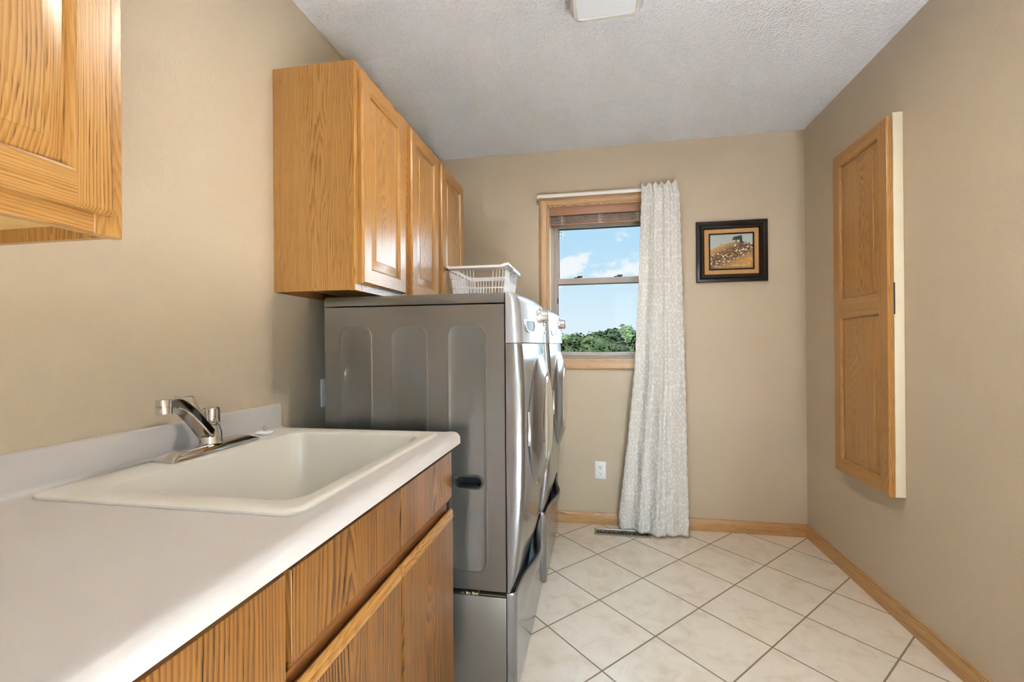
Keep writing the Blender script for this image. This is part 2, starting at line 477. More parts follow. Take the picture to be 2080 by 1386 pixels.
def dup(root, delta, label, group=None):
    r = root.copy(); COL.objects.link(r); r.location = root.location + Vector(delta); r['label'] = label
    if group: r['group'] = group
    def rec(src, dst):
        for ch in list(src.children):
            cc = ch.copy(); COL.objects.link(cc); cc.parent = dst; rec(ch, cc)
    rec(root, r)
    return r

# ================================================================== room shell
def wall_with_hole(name, y0, y1, hx0, hx1, hz0, hz1, x0=XL - .12, x1=XR + .12):
    bm = B()
    box(bm, x0, hx0, y0, y1, 0, HC); box(bm, hx1, x1, y0, y1, 0, HC)
    box(bm, hx0, hx1, y0, y1, hz1, HC)
    if hz0 > 0.001: box(bm, hx0, hx1, y0, y1, 0, hz0)
    return struct(name, bm, WALL, smooth_=False)
bm = B(); box(bm, XL - .12, XR + .12, YF - .12, YB + .14, -0.10, 0.0); struct('floor', bm, TILE, smooth_=False)
bm = B(); box(bm, XL - .12, XR + .12, YF - .12, YB + .14, HC, HC + .12); struct('ceiling', bm, CEIL, smooth_=False)
bm = B(); box(bm, XL - .12, XL, YF - .12, YB + .14, 0, HC); struct('wall_left', bm, WALL, smooth_=False)
bm = B(); box(bm, XR, XR + .12, YF - .12, YB + .14, 0, HC); struct('wall_right', bm, WALL, smooth_=False)
wall_with_hole('wall_back', YB, YB + .14, WX0, WX1, WZ0, WZ1)
wall_with_hole('wall_front', YF - .12, YF, DX0, DX1, 0, DZ1)

def baseboard(name, pts0, pts1, axis):
    """pts: cross-section (out, z) swept between two ends"""
    prof = [(0, 0), (0.012, 0), (0.012, 0.060), (0.009, 0.068), (0.007, 0.0735), (0, 0.074)]
    bm = B()
    loft(bm, [[pts0(o, z) for o, z in prof], [pts1(o, z) for o, z in prof]], True, True, grain=axis, off='straight')
    return struct(name, bm, OAK_BASE)
baseboard('baseboard_back', lambda o, z: (XL, YB - o, z), lambda o, z: (XR - o, YB - o, z), 'x')
baseboard('baseboard_right', lambda o, z: (XR - o, YF, z), lambda o, z: (XR - o, YB - o, z), 'y')

# added glazed door, unseen behind the camera, to let in sun and sky
d1 = bpy.data.objects.new('added_door', None); COL.objects.link(d1); d1['kind'] = 'structure'; d1.location = ((DX0 + DX1) / 2, YF - .06, 0)
WORLD[d1.name] = Vector(d1.location)
bm = B()
for a in ((DX0, DX0 + .09, 0, DZ1), (DX1 - .09, DX1, 0, DZ1), (DX0 + .09, DX1 - .09, 0, .12), (DX0 + .09, DX1 - .09, DZ1 - .1, DZ1), ((DX0 + DX1) / 2 - .04, (DX0 + DX1) / 2 + .04, .12, DZ1 - .1)):
    box(bm, a[0], a[1], YF - .08, YF - .04, a[2], a[3], 0.004)
obj('added_door_frame', bm, WHITE_R, d1)
boxobj('added_door_glass', GLASS, d1, DX0 + .09, DX1 - .09, YF - .063, YF - .057, .12, DZ1 - .1)

# ================================================================== window
w1 = bpy.data.objects.new('window_1', None); COL.objects.link(w1); w1['kind'] = 'structure'; w1.location = ((WX0 + WX1) / 2, YB, WZ0)
WORLD[w1.name] = Vector(w1.location)
CW = 0.056
def casing_loops(x0, x1, z0, z1, prof):
    # prof: (outward distance from the opening, projection from the wall)
    return [[(x0 - d, YB - p, z0 - d), (x1 + d, YB - p, z0 - d), (x1 + d, YB - p, z1 + d), (x0 - d, YB - p, z1 + d)] for d, p in prof]
cprof = [(0, 0), (0, .010), (.004, .013), (.010, .012), (.014, .015), (.034, .017), (.046, .018), (.052, .016), (CW, .012), (CW, 0)]
lp = casing_loops(WX0 + .004, WX1 - .004, WZ0 + .004, WZ1 - .004, cprof)
for nm, (i, j), ax in (('casing', (0, 1), 'x'), ('casing', (1, 2), 'z'), ('casing', (2, 3), 'x'), ('casing', (3, 0), 'z')):
    bm = B(); loft(bm, [[q[i] for q in lp], [q[j] for q in lp]], True, True, grain=ax, off='straight'); obj(nm, bm, OAK_TRIM, w1)
JD = 0.085
for nm, a, ax in (('jamb', (WX0, WX0 + .012, WZ0, WZ1), 'z'), ('jamb', (WX1 - .012, WX1, WZ0, WZ1), 'z'),
                  ('jamb', (WX0 + .012, WX1 - .012, WZ1 - .012, WZ1), 'x'), ('window_sill', (WX0 + .012, WX1 - .012, WZ0, WZ0 + .014), 'x')):
    boxobj(nm, OAK_TRIM, w1, a[0], a[1], YB + .001, YB + JD, a[2], a[3], 0.001, 1, grain=ax)
# vinyl frame and double-hung sashes
fx0, fx1, fz0, fz1 = WX0 + .012, WX1 - .012, WZ0 + .014, WZ1 - .012
bm = B()
for a in ((fx0, fx0 + .020, fz0, fz1), (fx1 - .020, fx1, fz0, fz1), (fx0 + .02, fx1 - .02, fz1 - .03, fz1), (fx0 + .02, fx1 - .02, fz0, fz0 + .018)):
    box(bm, a[0], a[1], YB + .055, YB + .135, a[2], a[3], 0.002, 1)
box(bm, fx0 + .004, fx0 + .010, YB + .048, YB + .056, fz0, fz1); box(bm, fx1 - .010, fx1 - .004, YB + .048, YB + .056, fz0, fz1)
obj('window_frame', bm, SASH, w1)
bm = B(); box(bm, fx0 - .001, fx0 + .004, YB + .040, YB + .055, fz0, fz1); box(bm, fx1 - .004, fx1 + .001, YB + .040, YB + .055, fz0, fz1)
obj('track', bm, SASH_W, w1)
def sash(nm, x0, x1, z0, z1, y0, y1, st, top, bot):
    bm = B()
    box(bm, x0, x0 + st, y0, y1, z0, z1, 0.003, 1); box(bm, x1 - st, x1, y0, y1, z0, z1, 0.003, 1)
    box(bm, x0 + st, x1 - st, y0, y1, z1 - top, z1, 0.003, 1); box(bm, x0 + st, x1 - st, y0, y1, z0, z0 + bot, 0.003, 1)
    o = obj(nm, bm, SASH, w1)
    bm = B(); g = .004
    for a in ((x0 + st, x0 + st + g, z0 + bot, z1 - top), (x1 - st - g, x1 - st, z0 + bot, z1 - top), (x0 + st, x1 - st, z1 - top - g, z1 - top), (x0 + st, x1 - st, z0 + bot, z0 + bot + g * .4)):
        box(bm, a[0], a[1], y0 + .004, y1 - .004, a[2], a[3])
    obj('gasket', bm, BLACK, o)
    boxobj('pane', GLASS, o, x0 + st, x1 - st, (y0 + y1) / 2 - .002, (y0 + y1) / 2 + .002, z0 + bot, z1 - top)
    return o
MZ0, MZ1 = 1.562, 1.605
lower = sash('lower_sash', fx0 + .020, fx1 - .020, fz0 + .018, MZ1, YB + .060, YB + .090, .030, .040, .026)
upper = sash('upper_sash', fx0 + .020, fx1 - .020, MZ0 + .006, fz1 - .03, YB + .096, YB + .126, .036, .092, .040)
for xx in (-0.115, 0.145):
    bm = B(); box(bm, xx - .026, xx + .026, YB + .062, YB + .088, MZ1, MZ1 + .006, .002); box(bm, xx - .006, xx + .030, YB + .056, YB + .074, MZ1 + .005, MZ1 + .013, .003)
    obj('sash_lock', bm, BLACK, lower)
for zz, par, yy in ((1.90, upper, YB + .108), (1.215, lower, YB + .070)):
    x = fx0 + .020 + (.036 if par is upper else .030)
    bm = B()
    for a in ((x + .002, x + .018, zz, zz + .002), (x + .002, x + .018, zz + .026, zz + .028), (x + .016, x + .018, zz, zz + .028)):
        box(bm, a[0], a[1], yy - .004, yy, a[2], a[3])
    obj('sash_clip', bm, BLACK, par)
bm = B(); box(bm, fx0 + .046, fx0 + .056, YB + .052, YB + .062, 1.435, 1.475, .003); obj('tilt_latch', bm, BLACK, lower)

# ================================================================== woven blind, pulled up
bl = thing('window_blind', 'brown woven wood blind raised to the top of the window', 'blind', ((WX0 + WX1) / 2, YB + .03, 1.93))
boxobj('valance', BLINDRAIL, bl, fx0 + .001, fx1 - .001, YB + .004, YB + .016, 2.012, WZ1 - .013, .002)
bm = B()
k = 0; z = 1.964
while z < 2.010:
    box(bm, fx0 + .006, fx1 - .006, YB + .018 + .002 * (k % 2), YB + .034 + .002 * (k % 2), z, z + .0032, .001, 1); z += .0058; k += 1
obj('slats', bm, BAMBOO, bl)
boxobj('bottom_rail', BLINDRAIL, bl, fx0 + .006, fx1 - .006, YB + .016, YB + .036, 1.951, 1.962, .003)
for xx in (-0.215, 0.03, 0.27):
    bm = B()
    for i in range(9):
        z = 1.955 + i * .0066; dxx = .010 * math.sin(i * 2.3 + xx * 30)
        tube(bm, [(xx - .014 + dxx, YB + .016, z), (xx, YB + .0145, z + .004), (xx + .014 + dxx, YB + .016, z - .002)], .0012, 5)
    tube(bm, [(xx, YB + .015, 1.951), (xx, YB + .015, 2.012)], .0013, 5)
    obj('lift_cord', bm, SASH_W, bl)

# ================================================================== curtain rod and curtain
RODZ, RODY = 2.122, 2.767
cr = thing('curtain_rod', 'white flat curtain rod mounted above the window', 'curtain rod', (0.06, YB, RODZ))
bm = B()
rx0, rx1 = -0.372, 0.505
pts = [(rx0, YB - .003, RODZ), (rx0, RODY + .022, RODZ)]
for i in range(7):
    a = i / 6 * PI / 2
    pts.append((rx0 + .020 * (1 - math.cos(a)), RODY + .020 * (1 - math.sin(a)), RODZ))
n0 = len(pts)
for i in range(7):
    a = PI / 2 - i / 6 * PI / 2
    pts.append((rx1 - .020 * (1 - math.cos(a)), RODY + .020 * (1 - math.sin(a)), RODZ))
pts += [(rx1, RODY + .022, RODZ), (rx1, YB - .003, RODZ)]
tube(bm, pts, .0115, 10, True, (.38, 1.0))
obj('rod', bm, WHITE_R, cr)
for xx in (rx0, rx1):
    bm = B(); box(bm, xx - .008, xx + .008, YB - .010, YB, RODZ - .035, RODZ + .014, .002)
    box(bm, xx - .005, xx + .005, YB - .024, YB - .008, RODZ - .016, RODZ - .012, .001); obj('bracket', bm, NICKEL, cr)

def interp(tab, t):
    for (a, va), (b, vb) in zip(tab, tab[1:]):
        if t <= b:
            k = (t - a) / (b - a) if b > a else 0
            return va + (vb - va) * k
    return tab[-1][1]
ZT = 2.146
left_tab = [(0, .134), (.03, .128), (.28, .19), (.47, .232), (.74, .2635), (1.0, .283)]
right_tab = [(0, .530), (.03, .534), (.40, .527), (.70, .517), (.97, .505), (1.0, .486)]
def curtain_pt(u, v):
    sd_ = mnoise.noise(Vector((u * 9, v * 3, 2.2)))
    xl, xr = interp(left_tab, v), interp(right_tab, v)
    uu = u + .035 * (1 - v) * math.sin(u * PI * 2) * .5
    x = xl + (xr - xl) * uu
    g = 1 - v
    amp = .015 + .012 * g
    # pleats are tight under the rod and open out lower down
    f = (math.sin(u * 2 * PI * 4.2 + .5 * math.sin(v * 2)) * .6 + math.sin(u * 2 * PI * 7.1 + 1.3) * .35 * (1 - .75 * g))
    y = 2.744 - amp * f - .004 * sd_
    # lower front sweeps into the room up to the overlapped seam
    fold = .69
    if u <= fold: y -= (g ** 1.6) * .100 * (max(0.0, u) / fold) ** 1.15
    else: y -= (g ** 1.6) * (.052 + .018 * math.sin((u - fold) / (1 - fold) * PI))
    # the seam itself: cloth on one side lies over the other
    if u > fold: y += .010 * min(1, (u - fold) * 30) * (.35 + .65 * g)
    y -= .012 * math.exp(-((u - .40) / .14) ** 2) * math.sin(min(1, g * 1.3) * PI)
    z = ZT * v + .013 * (1 - v)
    if v > .97:
        z += .012 * math.sin(u * 2 * PI * 5.3 + .4) * ((v - .97) / .03) + .012 * u * ((v - .97) / .03)
        y += .004 * ((v - .97) / .03)
    x += .0016 * math.sin(v * 210) * (1 if u > .985 else 0) - .0014 * math.sin(v * 190) * (1 if u < .015 else 0)
    return Vector((x, y, z))
bm = B(); grid(bm, curtain_pt, 110, 170)
uvl = bm.loops.layers.uv.new('grain')
bm.normal_update()
for f in bm.faces:
    for l in f.loops: l[uvl].uv = ((l.vert.co.x) * 1.7 + .15 * l.vert.co.y, l.vert.co.z)
cur = obj('curtain', bm, CURT, None, True, 180)
md = cur.modifiers.new('cloth_thickness', 'SOLIDIFY'); md.thickness = .0016
tag(cur, 'white textured fabric curtain hanging to the floor at one side of the window', 'curtain')

# ================================================================== framed picture
PX0, PX1, PZ0, PZ1 = 0.6155, 1.026, 1.5375, 1.9135
pic = thing('framed_picture', 'small painting of daisies on a hill in a dark brown frame on the back wall', 'picture', ((PX0 + PX1) / 2, YB, (PZ0 + PZ1) / 2))
def pl(ins, p): return [(PX0 + ins, YB - p, PZ0 + ins), (PX1 - ins, YB - p, PZ0 + ins), (PX1 - ins, YB - p, PZ1 - ins), (PX0 + ins, YB - p, PZ1 - ins)]
bm = B(); loft(bm, [pl(i, p) for i, p in ((0, .001), (0, .018), (.004, .024), (.016, .026), (.022, .021), (.027, .018), (.032, .022), (.040, .022), (.046, .016), (.050, .010), (.050, .003))]); obj('frame', bm, FRAME_B, pic, True, 25)
bm = B(); loft(bm, [pl(i, p) for i, p in ((.048, .004), (.048, .0095), (.0755, .0095), (.0755, .005))]); obj('mat_board', bm, LINEN, pic)
bm = B(); loft(bm, [pl(i, p) for i, p in ((.0745, .005), (.0745, .012), (.083, .012), (.083, .006))]); obj('inner_fillet', bm, FRAME_B, pic)
bm = B(); q = pl(.082, .0075); vs = [bm.verts.new(p) for p in q]; bm.faces.new(vs)
q2 = pl(.082, .004); vs2 = [bm.verts.new(p) for p in q2]; bm.faces.new(vs2[::-1])
for i in range(4): bm.faces.new((vs[i], vs2[i], vs2[(i + 1) % 4], vs[(i + 1) % 4]))
uvl = bm.loops.layers.uv.new('grain')
for f in bm.faces:
    for l in f.loops: l[uvl].uv = ((l.vert.co.x - (PX0 + .082)) / (PX1 - PX0 - .164), (l.vert.co.z - (PZ0 + .082)) / (PZ1 - PZ0 - .164))
canvas = obj('canvas', bm, PAINTING, pic, False)
def P2(u, v): return (PX0 + .082 + u * (PX1 - PX0 - .164), PZ0 + .082 + v * (PZ1 - PZ0 - .164))
for pnm, poly in zip(('shed_roof', 'shed_wall', 'shed_post', 'distant_fence'), ([(.52, .83), (.70, .83), (.745, .96), (.56, .92)], [(.70, .83), (.745, .96), (.76, .78), (.80, .74), (.70, .745)], [(.605, .74), (.625, .74), (.625, .84), (.605, .84)], [(.25, .70), (.27, .70), (.265, .745)])):
    bm = B()
    a = [bm.verts.new((P2(*p)[0], YB - .0085, P2(*p)[1])) for p in poly]; b2 = [bm.verts.new((P2(*p)[0], YB - .0074, P2(*p)[1])) for p in poly]
    bm.faces.new(a); n = len(a)
    for i in range(n): bm.faces.new((a[i], b2[i], b2[(i + 1) % n], a[(i + 1) % n]))
    obj(pnm, bm, DARKPAINT, canvas, False)

# ================================================================== wall outlets
def outlet(name, label, origin, right, out_):
    R, O, U = Vector(right), Vector(out_), Vector((0, 0, 1)); o0 = Vector(origin)
    t = thing(name, label, 'outlet', origin)
    def lp(pts, d): return [o0 + R * a + U * b + O * d for a, b in pts]
    bm = B(); loft(bm, [lp(rr(-.035, .035, -.057, .057, .003), 0), lp(rr(-.035, .035, -.057, .057, .003), .003), lp(rr(-.032, .032, -.054, .054, .003), .0055)], False, True); obj('wall_plate', bm, WHITE_P, t)
    for zz in (.0195, -.0195):
        bm = B(); loft(bm, [lp([(a, b + zz) for a, b in rr(-.0165, .0165, -.0145, .0145, .010)], .005), lp([(a, b + zz) for a, b in rr(-.0165, .0165, -.0145, .0145, .010)], .0075)], False, True)
        rc = obj('receptacle', bm, WHITE_P, t)
        bm = B()
        for a, b, w, h in ((-.0065, .003, .0012, .0045), (.0065, .003, .0012, .0036), (0, -.007, .0024, .0024)):
            loft(bm, [lp([(a - w, zz + b - h), (a + w, zz + b - h), (a + w, zz + b + h), (a - w, zz + b + h)], d) for d in (.007, .0080)], False, True)
        obj('slot', bm, BLACK, rc)
    bm = B(); lathe(bm, o0 + O * .005, O, [(.003, 0), (.003, .0015), (.0001, .002)], 12); obj('screw', bm, WHITE_P, t)
    return t
outlet('wall_outlet', 'white duplex wall outlet low on the wall under the window', (0.0205, YB, 0.3475), (1, 0, 0), (0, -1, 0))
outlet('wall_outlet', 'wall outlet in the shadowed gap behind the laundry machine', (XL, 1.603, 0.973), (0, 1, 0), (1, 0, 0))

# ================================================================== floor register
RX0, RX1, RY0, RY1 = -0.020, 0.316, 2.661, 2.754
reg = thing('floor_register', 'metal floor vent cover with scrolled slots beneath the curtain', 'vent', ((RX0 + RX1) / 2, (RY0 + RY1) / 2, 0))
def rl(ins, z): return [(RX0 + ins, RY0 + ins, z), (RX1 - ins, RY0 + ins, z), (RX1 - ins, RY1 - ins, z), (RX0 + ins, RY1 - ins, z)]
bm = B(); loft(bm, [rl(0, .0005), rl(0, .003), rl(.004, .006), rl(.012, .007), rl(.014, .002)]); obj('frame', bm, NICKEL, reg)
boxobj('duct_opening', BLACK, reg, RX0 + .013, RX1 - .013, RY0 + .013, RY1 - .013, .0005, .0018)
bm = B()
ym = (RY0 + RY1) / 2
n = 12
for i in range(n):
    x = RX0 + .03 + i * (RX1 - RX0 - .06) / (n - 1)
    if i % 3 == 0: box(bm, x - .0014, x + .0014, RY0 + .013, RY1 - .013, .003, .0065)
    elif i % 3 == 1: box(bm, x - .010, x + .010, ym - .0015, ym + .002, .003, .0065); box(bm, x - .0014, x + .0014, ym, RY1 - .013, .003, .0065)
    else: tube(bm, [(x - .012, RY0 + .014, .005), (x - .004, ym - .006, .005), (x + .006, ym + .010, .005), (x + .012, RY1 - .014, .005)], .002, 6)
box(bm, RX0 + .013, RX1 - .013, ym + .012, ym + .0145, .003, .0063)
obj('grille', bm, NICKEL, reg)

# ================================================================== oak door builder (raised panel), outward = +x or -x
def raised_door(parent, mat, face, out_sign, y0, y1, z0, z1, th=.020, st=.052, rt=.052, rb=.052, panels=None, notch=None, name='door'):
    """face = x of the outer face. panels: list of (z0,z1) openings."""
    back = face - out_sign * th
    X = lambda d: face - out_sign * d     # d = depth below the outer face
    if panels is None: panels = [(z0 + rb, z1 - rt)]
    bm = B()
    e = .006
    def board(ya, yb, za, zb, ax, edges):
        # edges: which outer sides (l,r,b,t) carry the rounded outer edge
        l, r, b_, t_ = edges
        prof = [(1.0, th), (1.0, .007), (.35, .0015), (0.0, 0.0)]
        loops = []
        for k, d in prof:
            o = e * (1 - k)
            loops.append([(X(d), ya + (o if l else 0), za + (o if b_ else 0)), (X(d), yb - (o if r else 0), za + (o if b_ else 0)),
                          (X(d), yb - (o if r else 0), zb - (o if t_ else 0)), (X(d), ya + (o if l else 0), zb - (o if t_ else 0))])
        loft(bm, loops, True, True, grain=ax, off='straight')
    board(y0, y0 + st, z0, z1, 'z', (1, 0, 1, 1)); board(y1 - st, y1, z0, z1, 'z', (0, 1, 1, 1))
    edges = [z0] + [q for p in panels for q in p] + [z1]
    for i in range(0, len(edges), 2):
        board(y0 + st, y1 - st, edges[i], edges[i + 1], 'y', (0, 0, i == 0, i == len(edges) - 2))
    # moulded sticking around every opening
    for pz0, pz1 in panels:
        pr = [(0, 0), (.001, .002), (.004, .003), (.007, .007), (.0075, .011)]
        loops = [[(X(d), y0 + st + i, pz0 + i), (X(d), y1 - st - i, pz0 + i), (X(d), y1 - st - i, pz1 - i), (X(d), y0 + st + i, pz1 - i)] for i, d in pr]
        for (i, j), ax in (((0, 1), 'y'), ((1, 2), 'z'), ((2, 3), 'y'), ((3, 0), 'z')):
            loft(bm, [[q[i] for q in loops], [q[j] for q in loops]], False, False, grain=ax, closed=False, off='straight')
    d = obj(name, bm, mat, parent, True, 30)
    for pz0, pz1 in panels:
        bm = B()
        pr = [(.004, .014), (.0075, .011), (.012, .0105), (.030, .006), (.038, .0045), (.039, .003)]
        loops = [[(X(dd), y0 + st + i, pz0 + i), (X(dd), y1 - st - i, pz0 + i), (X(dd), y1 - st - i, pz1 - i), (X(dd), y0 + st + i, pz1 - i)] for i, dd in pr]
        loft(bm, loops, False, True, grain='z')
        obj('panel', bm, mat, d, True, 22)
    return d

# ================================================================== wall cabinets
def wall_cabinet(label, y0, y1, z0, z1, xf, doors, dz0, dz1, cat='cabinet'):
    t = thing('wall_cabinet', label, cat, ((XL + xf) / 2, (y0 + y1) / 2, z0))
    boxobj('side_panel', OAK, t, XL, xf - .018, y0 + .001, y0 + .013, z0 + .002, z1 - .001, grain='z')
    boxobj('side_panel', OAK, t, XL, xf - .018, y1 - .013, y1 - .001, z0 + .002, z1 - .001, grain='z')
    boxobj('top_panel', BIRCH, t, XL, xf - .018, y0 + .013, y1 - .013, z1 - .02, z1 - .004)
    boxobj('bottom_panel', BIRCH, t, XL, xf - .018, y0 + .013, y1 - .013, z0 + .026, z0 + .040)
    bm = B(); sw = .042
    box(bm, xf - .019, xf, y0, y0 + sw, z0, z1, .0015, 1, grain='z'); box(bm, xf - .019, xf, y1 - sw, y1, z0, z1, .0015, 1, grain='z')
    ys = [y0 + sw] + [q for a, b in zip(doors, doors[1:]) for q in ((a[1] + b[0]) / 2 - .035, (a[1] + b[0]) / 2 + .035)] + [y1 - sw]
    for i in range(1, len(ys) - 1, 2): box(bm, xf - .019, xf, ys[i], ys[i + 1], z0, z1, .0015, 1, grain='z')
    for i in range(0, len(ys), 2):
        box(bm, xf - .019, xf, ys[i], ys[i + 1], z0, z0 + .045, .0015, 1, grain='y'); box(bm, xf - .019, xf, ys[i], ys[i + 1], z1 - .045, z1, .0015, 1, grain='y')
    obj('face_frame', bm, OAK, t)
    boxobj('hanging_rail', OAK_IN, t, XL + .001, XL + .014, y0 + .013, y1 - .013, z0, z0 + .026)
    for a, b in doors: raised_door(t, OAK, xf + .0205, 1, a, b, dz0, dz1)
    return t
wall_cabinet('oak wall cabinet with three raised panel doors above the laundry machines', 1.3168, 2.504, 1.3487, 2.121, -.7898,
             [(1.337, 1.668), (1.728, 2.046), (2.096, 2.455)], 1.374, 2.094)
wall_cabinet('oak wall cabinet nearest the camera, hung above the empty end of the worktop', -.300, 0.6035, 1.3455, 2.121, -.7898,
             [(-.27, .128), (.170, .5775)], 1.377, 2.094)

# ================================================================== base cabinets, worktop, sink
ZC = 0.883
CF = -.4315                      # front of the worktop
def flat_front(parent, name, y0, y1, z0, z1, lip_top=False, lip_bot=False, face=-.4500):
    """slab front; lips are solid oak finger pulls along an edge"""
    bm = B()
    za, zb = z0 + (.018 if lip_bot else 0), z1 - (.030 if lip_top else 0)
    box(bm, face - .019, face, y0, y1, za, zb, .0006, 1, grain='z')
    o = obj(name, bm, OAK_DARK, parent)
    if lip_top:
        bm = B(); pr = [(-.019, zb), (0, zb), (.002, zb + .006), (.002, zb + .011), (-.001, zb + .015), (.0015, zb + .019), (-.002, z1 - .003), (-.006, z1), (-.019, z1 - .010)]
        loft(bm, [[(face + a, y0, z) for a, z in pr], [(face + a, y1, z) for a, z in pr]], True, True, grain='y'); obj('finger_pull', bm, OAK, o, True, 20)
    if lip_bot:
        bm = B(); pr = [(-.019, za), (0, za), (-.001, za - .004), (-.012, z0), (-.019, z0)]
        loft(bm, [[(face + a, y0, z) for a, z in pr], [(face + a, y1, z) for a, z in pr]], True, True, grain='y'); obj('finger_pull', bm, OAK_DARK, o, True, 20)
    return o
def base_cabinet(label, y0, y1, fronts):
    t = thing('base_cabinet', label, 'cabinet', (-.78, (y0 + y1) / 2, 0))
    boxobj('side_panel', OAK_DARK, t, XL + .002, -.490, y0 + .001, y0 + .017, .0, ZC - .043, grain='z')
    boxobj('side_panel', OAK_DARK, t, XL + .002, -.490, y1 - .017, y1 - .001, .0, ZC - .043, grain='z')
    boxobj('floor_panel', BIRCH, t, XL + .002, -.490, y0 + .017, y1 - .017, .10, .115)
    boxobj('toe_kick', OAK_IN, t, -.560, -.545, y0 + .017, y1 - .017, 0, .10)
    boxobj('back_panel', BIRCH, t, XL + .002, XL + .008, y0 + .017, y1 - .017, .115, ZC - .043)
    bm = B()
    box(bm, -.490, -.4705, y0, y0 + .04, .10, ZC - .043, 0, grain='z'); box(bm, -.490, -.4705, y1 - .04, y1, .10, ZC - .043, 0, grain='z')
    for za, zb in ((.10, .145), (.635, .695), (ZC - .083, ZC - .043)): box(bm, -.490, -.4705, y0 + .04, y1 - .04, za, zb, 0, grain='y')
    box(bm, -.490, -.4705, (y0 + y1) / 2 - .025, (y0 + y1) / 2 + .025, .145, .635, 0, grain='z')
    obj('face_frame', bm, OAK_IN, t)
    for f in fronts: flat_front(t, *f)
    return t
DT, DB, KT, KB = .829, .672, .648, .105
base_cabinet('brown oak sink cabinet with two doors and two drawer fronts beside the laundry machine', .5675, 1.298,
             [('drawer_front', .5725, .9300, DB, DT, False, True), ('drawer_front', .9385, 1.2900, DB, DT, False, True),
              ('door', .5725, .9350, KB, KT, True, False), ('door', .9510, 1.2985, KB, KT, True, False)])
base_cabinet('brown oak drawer cabinet next to the sink cabinet toward the camera', .0, .5665,
             [('drawer_front', .010, .5600, .630, DT, False, True), ('drawer_front', .010, .5600, .375, .605, True, False), ('drawer_front', .010, .5600, KB, .350, True, False)])
base_cabinet('brown oak cabinet at the near end of the worktop', -.60, -.001,
             [('drawer_front', -.590, -.010, DB, DT, False, True), ('door', -.590, -.010, KB, KT, True, False)])

# worktop: post-formed laminate with coved backsplash, sink cut-out
wt = thing('worktop', 'white laminate worktop with coved backsplash along the left wall', 'worktop', (-.76, .36, ZC))
SX0, SX1, SY0, SY1 = -1.046, -.484, .628, 1.286
HX0, HX1, HY0, HY1 = SX0 + .03, SX1 - .03, SY0 + .03, SY1 - .03
CY0, CY1 = -.60, 1.324
YW = XL + .0015
def cprof_fn():
    # closed section in (x, z) of the front strip and the back strip
    front = [(HX1, ZC - .030), (HX1, ZC), (CF - .050, ZC), (CF - .036, ZC + .0015), (CF - .022, ZC + .0015)]
    for i in range(1, 8):
        a = PI / 2 - i / 7 * PI / 2
        front.append((CF - .022 + .022 * math.cos(a), ZC - .0205 + .022 * math.sin(a)))
    front += [(CF, ZC - .034), (CF - .003, ZC - .037), (CF - .022, ZC - .037), (CF - .024, ZC - .030)]
    back = [(YW, ZC - .030), (HX0, ZC - .030), (HX0, ZC)]
    for i in range(7):
        a = -PI / 2 - i / 6 * PI / 2
        back.append((YW + .019 + .012 + .012 * math.cos(a), ZC + .012 + .012 * math.sin(a)))
    back += [(YW + .019, ZC + .072), (YW + .017, ZC + .079), (YW + .011, ZC + .082), (YW, ZC + .082)]
    return front, back
fr, bk = cprof_fn()
bm = B()
loft(bm, [[(x, CY0, z) for x, z in fr], [(x, CY1, z) for x, z in fr]], True, True)
loft(bm, [[(x, CY0, z) for x, z in bk], [(x, CY1 - .004, z) for x, z in bk], [(x, CY1, z) for x, z in bk]], True, True)
box(bm, HX0, HX1, CY0, HY0, ZC - .030, ZC); box(bm, HX0, HX1, HY1, CY1, ZC - .030, ZC)
obj('counter_slab', bm, LAM, wt, True, 30)

# drop-in utility sink
sk = thing('utility_sink', 'deep white rectangular utility sink set into the worktop', 'sink', ((SX0 + SX1) / 2, (SY0 + SY1) / 2, ZC))
RZ = ZC + .0075
BX0, BX1, BY0, BY1 = -.955, -.532, .690, 1.240
def sl(x0, x1, y0, y1, r, z): return [(a, b, z) for a, b in rr(x0, x1, y0, y1, r, 7)]
bm = B()
loops = [sl(SX0, SX1, SY0, SY1, .030, ZC + .0003), sl(SX0, SX1, SY0, SY1, .030, RZ - .003), sl(SX0 + .003, SX1 - .003, SY0 + .003, SY1 - .003, .029, RZ),
         sl(SX0 + .012, SX1 - .012, SY0 + .012, SY1 - .012, .026, RZ + .001), sl(BX0 - .014, BX1 + .014, BY0 - .014, BY1 + .014, .05, RZ - .001),
         sl(BX0 - .004, BX1 + .004, BY0 - .004, BY1 + .004, .048, RZ - .005), sl(BX0, BX1, BY0, BY1, .045, RZ - .014),
         sl(BX0 + .012, BX1 - .012, BY0 + .012, BY1 - .012, .045, RZ - .20), sl(BX0 + .022, BX1 - .022, BY0 + .022, BY1 - .022, .045, RZ - .265),
         sl(BX0 + .055, BX1 - .055, BY0 + .055, BY1 - .055, .035, RZ - .285), sl(-.79, -.71, .93, 1.01, .0399, RZ - .290)]
loft(bm, loops, False, True)
obj('basin', bm, SINKM, sk, True, 40)
bm = B(); lathe(bm, (-.75, .97, RZ - .290), (0, 0, 1), [(.045, 0), (.045, .002), (.036, .003), (.030, -.002), (.001, -.002)], 24); obj('drain', bm, CHROME, sk)

